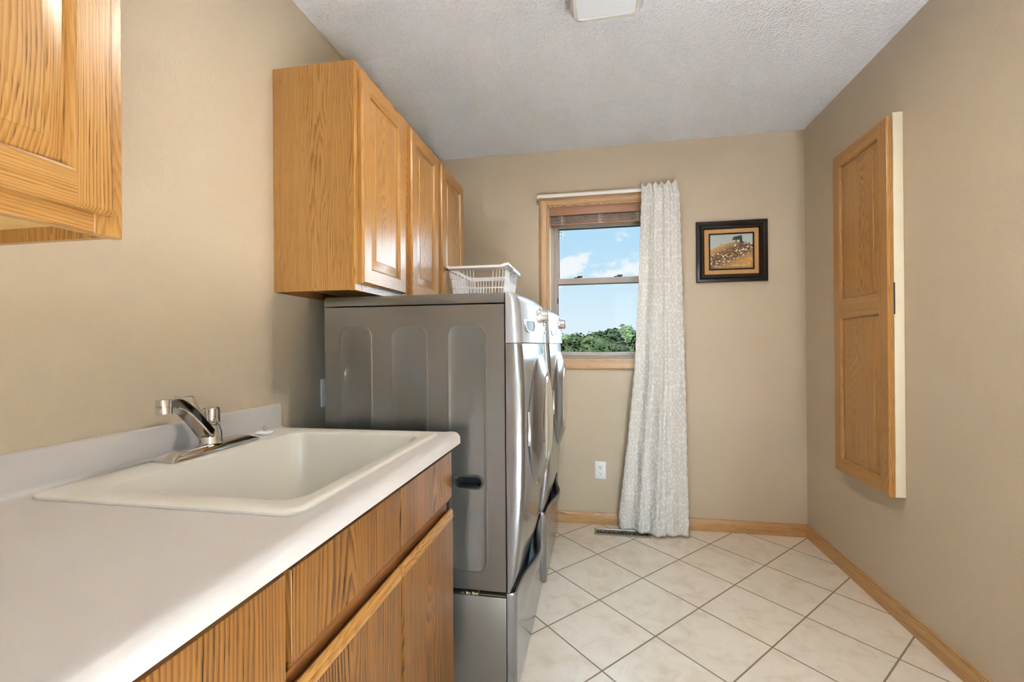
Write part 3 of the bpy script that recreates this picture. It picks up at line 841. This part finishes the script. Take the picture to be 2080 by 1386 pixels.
# faucet
fa = thing('faucet', 'chrome single-knob faucet with a long spout on the sink deck', 'faucet', (-1.012, .985, RZ))
FX, FY = -1.010, .985
bm = B()
def fl(ins, z, ext=0): return [(a, b, z) for a, b in rr(FX - .036 + ins, FX + .036 - ins, FY - .136 + ins * 1.6 - ext, FY + .132 - ins * 1.6 + ext, .012, 5)]
loft(bm, [fl(0, RZ + .0006), fl(0, RZ + .004), fl(.004, RZ + .009), fl(.014, RZ + .017), fl(.020, RZ + .019)], True, True)
obj('base_plate', bm, CHROME, fa, True, 40)
bm = B(); lathe(bm, (FX, FY, RZ), (0, 0, 1), [(.0265, .017), (.0265, .022), (.0255, .026), (.0255, .043), (.0235, .050), (.0205, .061), (.0190, .066), (.0150, .068), (.0150, .074)], 32, False, True); obj('body', bm, CHROME, fa, True, 30)
bm = B()
kn = 48
def kl(r, z, fl_): return [(FX + (r + (fl_ * (1 if k % 4 < 2 else -1))) * math.cos(2 * PI * k / kn), FY + (r + (fl_ * (1 if k % 4 < 2 else -1))) * math.sin(2 * PI * k / kn), RZ + z) for k in range(kn)]
loft(bm, [kl(.018, .070, 0), kl(.0200, .072, .0003), kl(.0205, .079, .0006), kl(.0205, .104, .0006), kl(.0195, .109, .0003), kl(.017, .112, 0), kl(.008, .1135, 0)], True, True)
obj('knob', bm, CHROME, fa, True, 25)
# spout: flat channel rising toward the camera side then levelling
S0 = Vector((FX + .004, FY - .016, RZ + .045)); ENDP = Vector((-.925, .785, 1.050))
hd = Vector((ENDP.x - S0.x, ENDP.y - S0.y, 0)); Ls = hd.length; hd.normalize(); sdv = Vector((-hd.y, hd.x, 0))
prof_s = [(0.0, .0, .019), (.10, .016, .018), (.30, .052, .0165), (.50, .083, .0155), (.66, .103, .015), (.78, .112, .0145), (.90, .1165, .0145), (1.0, .1170, .0145)]
bm = B(); loops = []
for i, (k, hgt, hw) in enumerate(prof_s):
    a = prof_s[max(i - 1, 0)]; b2 = prof_s[min(i + 1, len(prof_s) - 1)]
    tang = (hd * ((b2[0] - a[0]) * Ls) + Vector((0, 0, b2[1] - a[1]))).normalized()
    nrm = sdv.cross(tang); 
    if nrm.z < 0: nrm = -nrm
    cen = S0 + hd * (k * Ls) + Vector((0, 0, hgt * .88))
    tk = .012 if i < 6 else .009
    loops.append([cen + sdv * (a_) * hw + nrm * (b_) * tk for a_, b_ in ((-1, -.8), (-.85, -1), (.85, -1), (1, -.8), (1, .7), (.8, 1), (-.8, 1), (-1, .7))])
loft(bm, loops, True, True); obj('spout', bm, CHROME, fa, True, 40)
tip = S0 + hd * Ls + Vector((0, 0, .117 * .88))
bm = B(); lathe(bm, tip - hd * .004 + Vector((0, 0, .010)), (0, 0, -1), [(.001, 0), (.0145, 0), (.0150, .002), (.0150, .014), (.0142, .0145), (.0142, .0155), (.0155, .016), (.0155, .030), (.0140, .032), (.011, .030), (.001, .028)], 28); obj('aerator', bm, CHROME, fa, True, 30)
# lever handle
bm = B()
lv = [Vector((FX - .012, FY - .004, RZ + .078)), Vector((FX - .022, FY - .002, RZ + .086)), Vector((FX - .024, FY - .020, RZ + .120)), Vector((FX - .025, FY - .027, RZ + .140)), Vector((FX - .025, FY - .033, RZ + .1445)), Vector((FX - .021, FY - .080, RZ + .149))]
wd = [.011, .012, .010, .009, .008, .006]
loops = []
for p_, w_ in zip(lv, wd):
    loops.append([p_ + Vector((w_ * .8, -w_ * .3, -.0018)), p_ + Vector((w_ * .8, -w_ * .3, .0018)), p_ + Vector((-w_ * .8, w_ * .3, .0018)), p_ + Vector((-w_ * .8, w_ * .3, -.0018))])
loft(bm, loops, True, True); obj('lever', bm, CHROME, fa, True, 40)

# sink stopper
stp = thing('sink_stopper', 'small white rubber sink stopper with a metal ring on the sink deck', 'stopper', (-1.020, 1.165, RZ))
bm = B(); lathe(bm, (-1.016, 1.178, RZ), (0, 0, 1), [(.020, .0012), (.024, .005), (.025, .008), (.022, .0095), (.006, .0105), (.001, .0105)], 28, True); obj('plug', bm, WHITE_P, stp)
bm = B(); lathe(bm, (-1.016, 1.178, RZ + .010), (0, 0, 1), [(.004, 0), (.004, .004), (.001, .005)], 12)
ring = [(-1.016 + .006 * math.cos(a), 1.178, RZ + .019 + .006 * math.sin(a)) for a in [2 * PI * k / 16 for k in range(17)]]
tube(bm, ring, .0012, 6); obj('pull_ring', bm, CHROME, stp)

# ================================================================== laundry machines on pedestals
MY0, MY1 = 1.386, 2.072
MYC, MHW = (MY0 + MY1) / 2, (MY1 - MY0) / 2
XB, XE = -.950, -.297
edge_prof = [(.345, -.2830), (.358, -.2787), (.388, -.2686), (.45, -.2590), (.5187, -.2512), (.60, -.2445), (.680, -.2400), (.80, -.2375), (.9056, -.2367), (1.0344, -.2373), (1.131, -.2420), (1.17, -.2455), (1.2438, -.2500), (1.30, -.2545), (1.32, -.258), (1.332, -.266), (1.336, -.276)]
def front_x(y, z, amp):
    k = (y - MYC) / MHW
    xf = interp(edge_prof, z) + amp * (1 - k * k)
    d = min(y - MY0, MY1 - y); R = .030
    if d < R:
        q = max(0, 1 - (1 - max(d, 0) / R) ** 3.6) ** (1 / 3.6)
        xf = (XE + .003) + (xf - XE - .003) * q
    return xf
def ysamples(n=46):
    e = [MY0 + .034 * (1 - math.cos(i / 12 * PI / 2)) for i in range(12)]
    m = [MY0 + .034 + (MY1 - MY0 - .068) * i / n for i in range(n + 1)]
    return e + m + [MY0 + MY1 - q for q in e[::-1]]
def front_shell(z0, z1, nz, amp, back=XE):
    bm = B(); ys = ysamples(); zs = [z0 + (z1 - z0) * i / nz for i in range(nz + 1)]
    b = bmesh.new()
    A = lambda z: amp(z) if callable(amp) else amp
    rows = [[b.verts.new((front_x(y, z, A(z)), y, z)) for y in ys] for z in zs]
    for i in range(nz):
        for j in range(len(ys) - 1): b.faces.new((rows[i][j], rows[i][j + 1], rows[i + 1][j + 1], rows[i + 1][j]))
    for row in (rows[0], rows[-1]):
        bk = [b.verts.new((back, v.co.y, v.co.z)) for v in row]
        for j in range(len(ys) - 1): b.faces.new((row[j], row[j + 1], bk[j + 1], bk[j]))
    bmesh.ops.recalc_face_normals(b, faces=list(b.faces)); b.normal_update(); join(bm, b)
    return bm

def laundry_machine(label):
    t = thing('laundry_machine', label, 'washing machine', ((XB + XE) / 2, MYC, .345))
    boxobj('cabinet', STEEL_SIDE, t, XB, XE - .001, MY0 + .040, MY1 - .002, .350, 1.298, .003)
    # pressed side panel: three raised fields, the front one with a grip recess
    bm = B(); SZ0, SZ1 = .3465, 1.2975
    cuts = [XB, -.735, -.530, XE - .0015]
    fields = [(-.8915, -.768), (-.698, -.565), (-.495, -.358)]
    for i, (fx0_, fx1_) in enumerate(fields):
        a, b2 = cuts[i], cuts[i + 1]
        R = lambda x0, x1, z0, z1, r, y: [(q[0], y, q[1]) for q in rr(x0, x1, z0, z1, r, 7)]
        lo = [R(a, b2, SZ0, SZ1, .00002, MY0 + .041), R(a, b2, SZ0, SZ1, .00002, MY0), R(fx0_, fx1_, .405, 1.232, .040, MY0),
              R(fx0_ + .002, fx1_ - .002, .407, 1.230, .039, MY0 - .0020), R(fx0_ + .006, fx1_ - .006, .411, 1.226, .036, MY0 - .0022), R(fx0_ + .009, fx1_ - .009, .414, 1.223, .034, MY0 - .0008)]
        if i == 2:
            h = (-.4785, -.3726, .6810, .7290)
            lo += [R(h[0], h[1], h[2], h[3], .0239, MY0 - .0008), R(h[0], h[1], h[2], h[3], .0239, MY0 + .038)]
            loft(bm, lo)
        else: loft(bm, lo, False, True)
    obj('side_panel', bm, STEEL_SIDE, t, True, 30)
    R = lambda x0, x1, z0, z1, r, y: [(q[0], y, q[1]) for q in rr(x0, x1, z0, z1, r, 9)]
    bm = B(); x0, x1, z0, z1 = -.4795, -.3716, .6800, .7300
    loft(bm, [R(x0, x1, z0, z1, .0249, MY0 - .0008), R(x0 + .0015, x1 - .0015, z0 + .0015, z1 - .0015, .0235, MY0 - .0050), R(x0 + .006, x1 - .006, z0 + .006, z1 - .006, .019, MY0 - .0055), R(x0 + .009, x1 - .009, z0 + .009, z1 - .009, .0158, MY0 - .001), R(x0 + .009, x1 - .009, z0 + .009, z1 - .009, .0158, MY0 + .038)])
    gr = obj('grip_recess', bm, DARKTRIM, t, True, 40)
    boxobj('recess_back', DARKGAP, gr, x0 + .005, x1 - .005, MY0 + .036, MY0 + .0395, z0 + .005, z1 - .005)
    # lid
    bm = B()
    lidp = [(MY0 - .001, 1.3025), (MY0 - .001, 1.3225), (MY0 + .004, 1.3325), (MY0 + .013, 1.3365), (MY1 - .013, 1.3365), (MY1 - .004, 1.3325), (MY1 - .0005, 1.3225), (MY1 - .0005, 1.3025)]
    loft(bm, [[(XB, y, z) for y, z in lidp], [(XE - .001, y, z) for y, z in lidp]], True, True)
    obj('top_panel', bm, STEEL_SIDE, t, True, 50)
    # control fascia
    cp = obj('control_panel', front_shell(1.1690, 1.3360, 16, lambda z: .034 - .05 * max(0, z - 1.30)), STEEL_LIGHT, t, True, 50)
    # detergent drawer scoop
    ym, zm = MY0 + .115, 1.2270
    def on(y, z, d=0): return (front_x(y, z, .034) + d, y, z)
    pts = [(-.055, .018), (.055, .018), (.052, .000), (.040, -.014), (.020, -.019), (-.020, -.019), (-.040, -.014), (-.052, .000)]
    bm = B(); loft(bm, [[on(ym + a * 1.14, zm + b * 1.2, -.002) for a, b in pts], [on(ym + a * 1.12, zm + b * 1.16, .004) for a, b in pts], [on(ym + a * .98, zm + b * .96, .003) for a, b in pts], [on(ym + a * .95, zm + b * .92, .0008) for a, b in pts]]); sc = obj('drawer_handle', bm, STEEL_LIGHT, cp)
    bm = B(); loft(bm, [[on(ym + a, zm + b, .001) for a, b in pts], [on(ym + a * .6, zm + b * .5, .0012) for a, b in pts]], False, True); obj('scoop', bm, SLATE, sc)
    # dial
    bm = B(); xk = front_x(MYC, 1.278, .034)
    kk = 40
    def dl(r, d, f=0): return [(xk + d, MYC + (r + (f if k % 4 < 2 else -f)) * math.cos(2 * PI * k / kk), 1.278 + (r + (f if k % 4 < 2 else -f)) * math.sin(2 * PI * k / kk)) for k in range(kk)]
    loft(bm, [dl(.034, -.004), dl(.034, .003), dl(.030, .004), dl(.0285, .004, .0006), dl(.027, .028, .0006), dl(.024, .032), dl(.010, .033)], False, True); obj('dial', bm, MIRROR, cp, True, 30)
    # display and buttons on the far half
    yd = MYC + .15
    q = [(a, b) for a, b in rr(-.075, .075, -.022, .022, .010, 4)]
    bm = B(); loft(bm, [[on(yd + a, 1.262 + b, -.002) for a, b in q], [on(yd + a, 1.262 + b, .0025) for a, b in q], [on(yd + a * .97, 1.262 + b * .93, .003) for a, b in q]], False, True); obj('display', bm, DARKTRIM, cp)
    for i in range(5):
        bm = B(); lathe(bm, on(yd - .06 + i * .03, 1.215, -.001), (1, 0, 0), [(.006, 0), (.006, .003), (.004, .004), (.001, .004)], 14); obj('button', bm, STEEL_LIGHT, cp)
    # front panel
    fp = obj('front_panel', front_shell(.3450, 1.1655, 34, lambda z: .010 + .008 * min(1, max(0, (z - .40) / .3))), STEEL_FRONT, t, True, 50)
    bm = B(); lathe(bm, (0, 0, 0), (1, 0, 0), [(.001, 0), (.012, 0), (.012, .001), (.001, .001)], 12); bm.free()
    # door: silver ring, chrome inner bezel, dark bowl window
    dc = Vector((0, MYC, .868))
    bm = B(); lathe(bm, dc, (1, 0, 0), [(.262, -.262), (.262, -.230), (.259, -.223), (.250, -.217), (.225, -.207), (.200, -.199), (.185, -.194), (.178, -.1925), (.172, -.1935), (.166, -.199)], 72)
    dr = obj('door', bm, STEEL_FRONT, t, True, 40)
    bm = B(); lathe(bm, dc, (1, 0, 0), [(.268, -.262), (.268, -.233), (.264, -.228), (.261, -.229)], 72); obj('door_rim', bm, GUNMETAL, dr, True, 40)
    bm = B(); lathe(bm, dc, (1, 0, 0), [(.168, -.200), (.168, -.194), (.163, -.1905), (.150, -.187), (.120, -.1825), (.080, -.1795), (.040, -.178), (.001, -.1778)], 64); obj('door_window', bm, MIRROR, dr, True, 40)
    # recessed pull on the far side of the ring
    bm = B(); yh = MYC + .206
    q = rr(-.012, .012, -.075, .075, .011, 5)
    loft(bm, [[(-.206, yh + a, .868 + b) for a, b in q], [(-.196, yh + a, .868 + b) for a, b in q], [(-.1945, yh + a * .75, .868 + b * .96) for a, b in q], [(-.201, yh + a * .6, .868 + b * .93) for a, b in q]], True, True); obj('door_handle', bm, DARKTRIM, dr)
    # hinge blocks on the near side
    for zz in (.945, .800):
        boxobj('hinge', BLACK, dr, -.246, -.229, MYC - .262, MYC - .250, zz - .010, zz + .010, .002)
    boxobj('hinge_plate', MIRROR, dr, -.247, -.228, MYC - .2715, MYC - .262, .812, .933, .003)
    # levelling feet stand on the pedestal
    for xx, yy in ((-.36, MY0 + .06), (-.36, MY1 - .06), (-.88, MY0 + .06), (-.88, MY1 - .06)):
        bm = B(); lathe(bm, (xx, yy, .3265), (0, 0, 1), [(.018, 0), (.018, .008), (.010, .010), (.010, .026)], 18, True, True); obj('foot', bm, BLACK, t)
    return t

def pedestal(label):
    t = thing('pedestal_drawer', label, 'pedestal', ((XB + XE) / 2, MYC, 0))
    bm = B(); box(bm, XB, XE - .0015, MY0 + .001, MY1 - .002, .015, .3262, .003); obj('body', bm, STEEL_SIDE, t)
    boxobj('plinth', BLACK, t, XB + .03, XE - .03, MY0 + .03, MY1 - .03, 0, .016)
    bell = lambda y: math.exp(-((y - (MY0 + .325)) / .150) ** 2)
    XP = -.2650
    def px(y, z):
        k = min(1, max(0, (z - .150) / .185)); k = k * k * (3 - 2 * k)
        x = XP + .042 * bell(y) * k - .0015 * (1 - k)
        d = min(y - MY0, MY1 - y); R = .020
        if d < R: x = XE + .001 + (x - XE - .001) * math.sqrt(max(0, 1 - (1 - max(0, d) / R) ** 2))
        return x
    b = bmesh.new()
    ys = [MY0 + .020 * (1 - math.cos(i / 6 * PI / 2)) for i in range(6)] + [MY0 + .02 + (MY1 - MY0 - .04) * i / 60 for i in range(61)] + [MY1 - .020 * (1 - math.cos(i / 6 * PI / 2)) for i in range(5, -1, -1)]
    zs = [.008, .012] + [.012 + (.336 - .012) * i / 34 for i in range(1, 35)]
    rows = [[b.verts.new((px(y, z), y, z)) for y in ys] for z in zs]
    # rolled lip and inner face of the scoop
    rows.append([b.verts.new((px(y, .343) - .003, y, .3430)) for y in ys])
    rows.append([b.verts.new((max(px(y, .343) - .010, XE + .0005), y, .3415)) for y in ys])
    rows.append([b.verts.new((XE + .0004 + .25 * (px(y, .25) - XE), y, .268 + .055 * (1 - bell(y)))) for y in ys])
    rows.append([b.verts.new((XE, y, .262 + .055 * (1 - bell(y)))) for y in ys])
    for i in range(len(rows) - 1):
        for j in range(len(ys) - 1): b.faces.new((rows[i][j], rows[i][j + 1], rows[i + 1][j + 1], rows[i + 1][j]))
    bk = [b.verts.new((XE, y, .008)) for y in ys]
    for j in range(len(ys) - 1): b.faces.new((rows[0][j], rows[0][j + 1], bk[j + 1], bk[j]))
    bmesh.ops.recalc_face_normals(b, faces=list(b.faces))
    o = obj('drawer_front', b, STEEL_FRONT, t, True, 50)
    # dark liner of the scoop
    bm = B()
    g = [[(XE + .002, y, .3225 - .052 * bell(y)) for y in ys[6:-6]], [(max(px(y, .30) - .018, XE + .003), y, .3245 - .050 * bell(y)) for y in ys[6:-6]], [(max(px(y, .343) - .0125, XE + .004), y, .3350) for y in ys[6:-6]]]
    loft(bm, g, False, False, closed=False)
    obj('pull_liner', bm, BLACK, o)
    bm = B(); box(bm, -.455, -.395, MY0 + .004, MY0 + .030, .3264, .3340, .001); box(bm, -.445, XE - .004, MY0 + .010, MY0 + .022, .3262, .3285)
    br = obj('bracket', bm, KHAKI, t)
    for xx in (-.436, -.414):
        bm = B(); lathe(bm, (xx, MY0 + .0045, .3330), (0, -1, 0), [(.0055, 0), (.0055, .004), (.003, .005), (.001, .005)], 14); obj('bolt', bm, CHROME, br)
    return t
pd = pedestal('silver pedestal drawer nearest the sink, under the near laundry machine')
lm = laundry_machine('silver front-loading laundry machine nearest the sink, its side panel facing the camera')
MD = (.018, .692, 0)
dup(pd, MD, 'silver pedestal drawer nearest the window, under the far laundry machine')
dup(lm, MD, 'silver front-loading laundry machine nearest the window, behind the near one')

# ================================================================== laundry basket on the far machine
bx0, bx1, by0, by1, bz0, bz1 = -.764, -.455, 2.145, 2.52, 1.3385, 1.560
bk_ = thing('laundry_basket', 'white plastic lattice laundry basket on top of the machine by the window', 'basket', ((bx0 + bx1) / 2, (by0 + by1) / 2, bz0))
def bl_(k, g=0.0, z=None, r=.032):
    """rounded rectangle of the basket at height fraction k"""
    tp = .030 * (1 - k)
    return [(a, b, (bz0 + (bz1 - bz0) * k) if z is None else z) for a, b in rr(bx0 + tp + g, bx1 - tp - g, by0 + tp + g, by1 - tp - g, r, 9)]
bm = B(); loft(bm, [bl_(0), bl_(0, 0, bz0 + .004), bl_(0, .004, bz0 + .006)], True, True); obj('bottom', bm, WHITE_P, bk_)
bm = B()
def ring_band(k0, k1, th=.003):
    z0, z1 = bz0 + (bz1 - bz0) * k0, bz0 + (bz1 - bz0) * k1
    km = (k0 + k1) / 2
    loft(bm, [bl_(km, 0, z0), bl_(km, 0, z1), bl_(km, th, z1), bl_(km, th, z0), bl_(km, 0, z0)])
for k in (.03, .30, .53, .76): ring_band(k, k + .022)
lo, hi = bl_(0), bl_(1)
def per(loop, s_):
    n = len(loop); ds = [(Vector(loop[(i + 1) % n]) - Vector(loop[i])).length for i in range(n)]; T = sum(ds); s_ = (s_ % 1) * T
    for i in range(n):
        if s_ <= ds[i] or i == n - 1: return Vector(loop[i]).lerp(Vector(loop[(i + 1) % n]), min(1, s_ / ds[i]) if ds[i] > 0 else 0)
        s_ -= ds[i]
NR = 74
for i in range(NR):
    a, b2 = per(lo, i / NR), per(hi, i / NR)
    d = (b2 - a)
    hole = 0
    cxy = Vector(((bx0 + bx1) / 2, (by0 + by1) / 2, 0))
    pa, pb = a.lerp(b2, .02), a.lerp(b2, .97)
    if abs(b2.x + .565) < .046 and (abs(b2.y - by0) < .02 or abs(b2.y - by1) < .02): pb = a.lerp(b2, .54)   # hand holes
    tube(bm, [pa, pb], .0024, 5)
obj('lattice', bm, WHITE_P, bk_)
bm = B()
def rim_l(g, dz):
    out = []
    for a, b, z in bl_(1, g):
        q = abs(a - (bx0 + bx1) / 2) / ((bx1 - bx0) / 2)
        out.append((a, b, bz1 + dz + .016 * max(0, (q - .55) / .45) ** 2))
    return out
loft(bm, [rim_l(.003, -.016), rim_l(-.001, -.016), rim_l(-.008, .000), rim_l(-.012, -.002), rim_l(-.014, -.012), rim_l(-.0165, -.012), rim_l(-.015, .001), rim_l(-.008, .005), rim_l(.003, .002), rim_l(.003, -.016)])
obj('rim', bm, WHITE_P, bk_, True, 60)
for xx, sg in ((bx1, 1), (bx0, -1)):
    bm = B(); ym_ = (by0 + by1) / 2
    loft(bm, [[(xx + sg * a, y, bz1 + z) for a, z in ((.004, .012), (.012, .020), (.022, .018), (.028, .006), (.026, -.004), (.023, -.004), (.024, .006), (.020, .013), (.012, .015), (.006, .006))] for y in (ym_ - .10, ym_ + .10)], True, True)
    for yy in (ym_ - .06, ym_ - .02, ym_ + .02, ym_ + .06):
        tube(bm, [(xx + sg * .020, yy, bz1 + .012), (xx - sg * .006, yy, bz1 - .03)], .003, 6)
    obj('handle', bm, WHITE_P, bk_, True, 40)

# ================================================================== ironing-board cabinet on the right wall
IY0, IY1, IZ0, IZ1 = 1.985, 2.398, .527, 2.100
ib = thing('ironing_board_cabinet', 'tall shallow wall cabinet with a two-panel oak door on the right wall', 'cabinet', (XR, (IY0 + IY1) / 2, IZ0))
bm = B(); XI = 1.1985
XW = XR - .0012
box(bm, XI, XW, IY0 + .002, IY0 + .016, IZ0, IZ1, .0015); box(bm, XI, XW, IY1 - .016, IY1 - .002, IZ0, IZ1, .0015)
box(bm, XI, XW, IY0 + .016, IY1 - .016, IZ0, IZ0 + .014, .001); box(bm, XI, XW, IY0 + .016, IY1 - .016, IZ1 - .014, IZ1, .001)
box(bm, XR - .006, XR - .0015, IY0 + .016, IY1 - .016, IZ0 + .014, IZ1 - .014)
obj('case', bm, CREAM, ib)
dr = raised_door(ib, OAK, XI - .0225, -1, IY0, IY1, IZ0 - .001, IZ1 - .012, th=.020, st=.060, panels=[(IZ0 + .062, 1.283), (1.366, IZ1 - .075)])
bm = B(); box(bm, XI - .0032, XI + .003, IY0 - .0008, IY0 + .012, 1.275, 1.405, .002); obj('finger_notch', bm, BLACK, dr)
for zz in (.75, 1.90):
    bm = B(); box(bm, XI - .006, XI + .001, IY1 - .003, IY1 + .004, zz - .03, zz + .03, .001); obj('hinge', bm, NICKEL, dr)

# ================================================================== ceiling light
LX0, LX1, LY0, LY1 = -.072, .163, 1.19, 1.607
cl_ = thing('ceiling_light', 'white ceiling light with a rounded square glass tray', 'ceiling light', ((LX0 + LX1) / 2, (LY0 + LY1) / 2, HC))
def ll(ins, z, r=.03): return [(a, b, z) for a, b in rr(LX0 + ins, LX1 - ins, LY0 + ins, LY1 - ins, r, 7)]
bm = B(); loft(bm, [ll(-.004, HC - .0005), ll(-.004, HC - .006), ll(.002, HC - .030), ll(.004, HC - .034)], True, True); obj('ceiling_pan', bm, WHITE_R, cl_)
GT = plain('glass_rim', sr(200, 198, 192), 0.12, spec=0.6)
bm = B(); loft(bm, [ll(-.012, HC - .060, .034), ll(-.004, HC - .080, .034), ll(.002, HC - .0885, .032), ll(.014, HC - .0885, .012), ll(.017, HC - .084, .010), ll(.012, HC - .078, .026), ll(-.002, HC - .064, .032), ll(-.008, HC - .055, .034), ll(-.012, HC - .060, .034)])
gf = obj('glass_rim', bm, GT, cl_, True, 50)
mdf, t, b, o = new_mat('frosted_diffuser')
setp(b, Base_Color=sr(214, 219, 226), Roughness=0.35, Emission_Color=(1.0, .96, .9), Emission_Strength=0.02)
bm = B(); xm, ym_ = (LX0 + LX1) / 2, (LY0 + LY1) / 2
lpz = HC - .083
loft(bm, [ll(.0145, lpz - .001, .012), ll(.0145, lpz - .003, .012), ll(.030, lpz - .0035, .03), ll(.045, lpz - .003, .072), ll(.062, lpz - .0045, .055), ll(.070, lpz - .0040, .047)], True, True); obj('diffuser', bm, mdf, cl_, True, 40)
for xx in (LX0 + .06, LX1 - .06):
    bm = B(); tube(bm, [(xx, LY1 - .10, HC - .034), (xx, LY1 - .10, lpz)], .004, 8); obj('support_post', bm, NICKEL, cl_)
    bm = B(); tube(bm, [(xx, LY0 + .10, HC - .034), (xx, LY0 + .10, lpz)], .004, 8); obj('support_post', bm, NICKEL, cl_)
ld = bpy.data.lights.new('lamp_glow', 'AREA'); ld.shape = 'RECTANGLE'; ld.size = .15; ld.size_y = .15; ld.energy = 10; ld.color = (1.0, .92, .81)
lo_ = bpy.data.objects.new('lamp_glow', ld); COL.objects.link(lo_); lo_.location = (xm, 1.385, HC - .0905)

# ================================================================== outside: ground and trees
bm = B(); box(bm, -120, 120, YB + 3, 220, -7.2, -7.0); g = struct('ground', bm, foliage('meadow', (.0017, .003, .001), (.0028, .0046, .0015), (.0044, .006, .002)), smooth_=False)
BARK = plain('bark', (.02, .016, .012), 0.9)
FOL = [foliage('leaf_green', (.0009, .0012, .0005), (.0027, .0036, .0014), (.0062, .0073, .003)), foliage('leaf_dark', (.0007, .0011, .0005), (.0021, .0029, .0013), (.0047, .0056, .0026)), foliage('leaf_pale', (.0018, .0027, .001), (.0053, .0075, .0027), (.0113, .0136, .0058))]
def tree(px, topz, dist, wid, kind, label, seed, flat=1.0):
    rnd = random.Random(seed)
    x = px; base = -7.0
    t = thing('tree', label, 'tree', (x, dist, base), 'trees beyond the window')
    H = topz - base; cr_ = wid / 2
    bm = B(); tube(bm, [(x, dist, base - .05), (x + .1, dist, base + H * .35), (x, dist, base + H * .75)], [.28, .2, .08], 8); obj('trunk', bm, BARK, t)
    bm = bmesh.new()
    blobs = []
    for i in range(16):
        a = rnd.uniform(0, 2 * PI); rr_ = cr_ * rnd.uniform(.1, .75); hh = rnd.random()
        zz = base + H * (.42 + .46 * hh); sc = (1 - (hh - .35) ** 2 * 1.2)
        blobs.append((x + math.cos(a) * rr_ * sc, dist + math.sin(a) * rr_ * sc, zz, cr_ * rnd.uniform(.30, .52)))
    blobs.append((x, dist, topz - cr_ * .42, cr_ * .42))
    for bx, by, bz, br in blobs:
        br = min(br, topz - bz) if topz - bz > .3 else br
        for k in range(150):
            th, ph = rnd.uniform(0, 2 * PI), math.acos(rnd.uniform(-1, 1))
            d = Vector((math.sin(ph) * math.cos(th), math.sin(ph) * math.sin(th), math.cos(ph)))
            p = Vector((bx, by, bz)) + d * br * rnd.uniform(.78, 1.06)
            if p.z > topz + .15: continue
            nrm = (d + Vector((rnd.uniform(-.8, .8), rnd.uniform(-.8, .8), rnd.uniform(-.3, .9)))).normalized()
            a = nrm.cross(Vector((0, 0, 1)));
            if a.length < .01: a = Vector((1, 0, 0))
            a.normalize(); b2 = nrm.cross(a); sz = rnd.uniform(.12, .26) * (dist / 42)
            vs = [bm.verts.new(p + a * sz * u + b2 * sz * .8 * v) for u, v in ((-1, 0), (0, -.6), (1, 0), (0, .6))]
            bm.faces.new(vs)
    for bx, by, bz, br in blobs:
        tmp = bmesh.new(); bmesh.ops.create_icosphere(tmp, subdivisions=2, radius=br * .86)
        for v in tmp.verts:
            v.co *= 1 + .16 * mnoise.noise(v.co * 2.2 + Vector((bx, by, bz))); v.co += Vector((bx, by, bz))
        join(bm, tmp)
    obj('crown', bm, FOL[kind], t, False)
def ang(pxl, dist): return math.tan(math.atan((pxl - CX) / FPX) - YAW) * dist
for pxl, pyt, dist, wid, kind, lab, sd_ in (
    (1150, 678, 66, 8.0, 2, 'pale green tree at the near edge of the view through the window', 1),
    (1172, 677, 50, 5.5, 0, 'green tree behind the laundry machine dials, seen through the window', 2),
    (1203, 676, 33, 6.0, 0, 'broad rounded green tree in the middle of the window view', 3),
    (1228, 672, 76, 8.0, 1, 'dark tree crown just behind the broad rounded tree outside', 4),
    (1244, 668, 42, 3.6, 1, 'dark rounded tree beside the pale tall tree outside', 5),
    (1272, 661, 58, 6.6, 2, 'tallest pale green tree, closest to the curtain outside', 6),
    (1312, 664, 46, 4.0, 0, 'green tree partly hidden by the curtain edge', 7),
    (1262, 697, 22, 2.4, 0, 'low green tree in front of the tallest pale tree outside', 8),
    (1350, 660, 62, 6, 1, 'dark tree hidden mostly behind the curtain', 9),
    (1120, 676, 42, 5, 0, 'green tree hidden mostly behind the machine by the window', 10)):
    dd = (700 - pyt) / FPX * dist
    tree(ang(pxl, dist), H_EYE + dd, dist, wid, kind, lab, sd_)
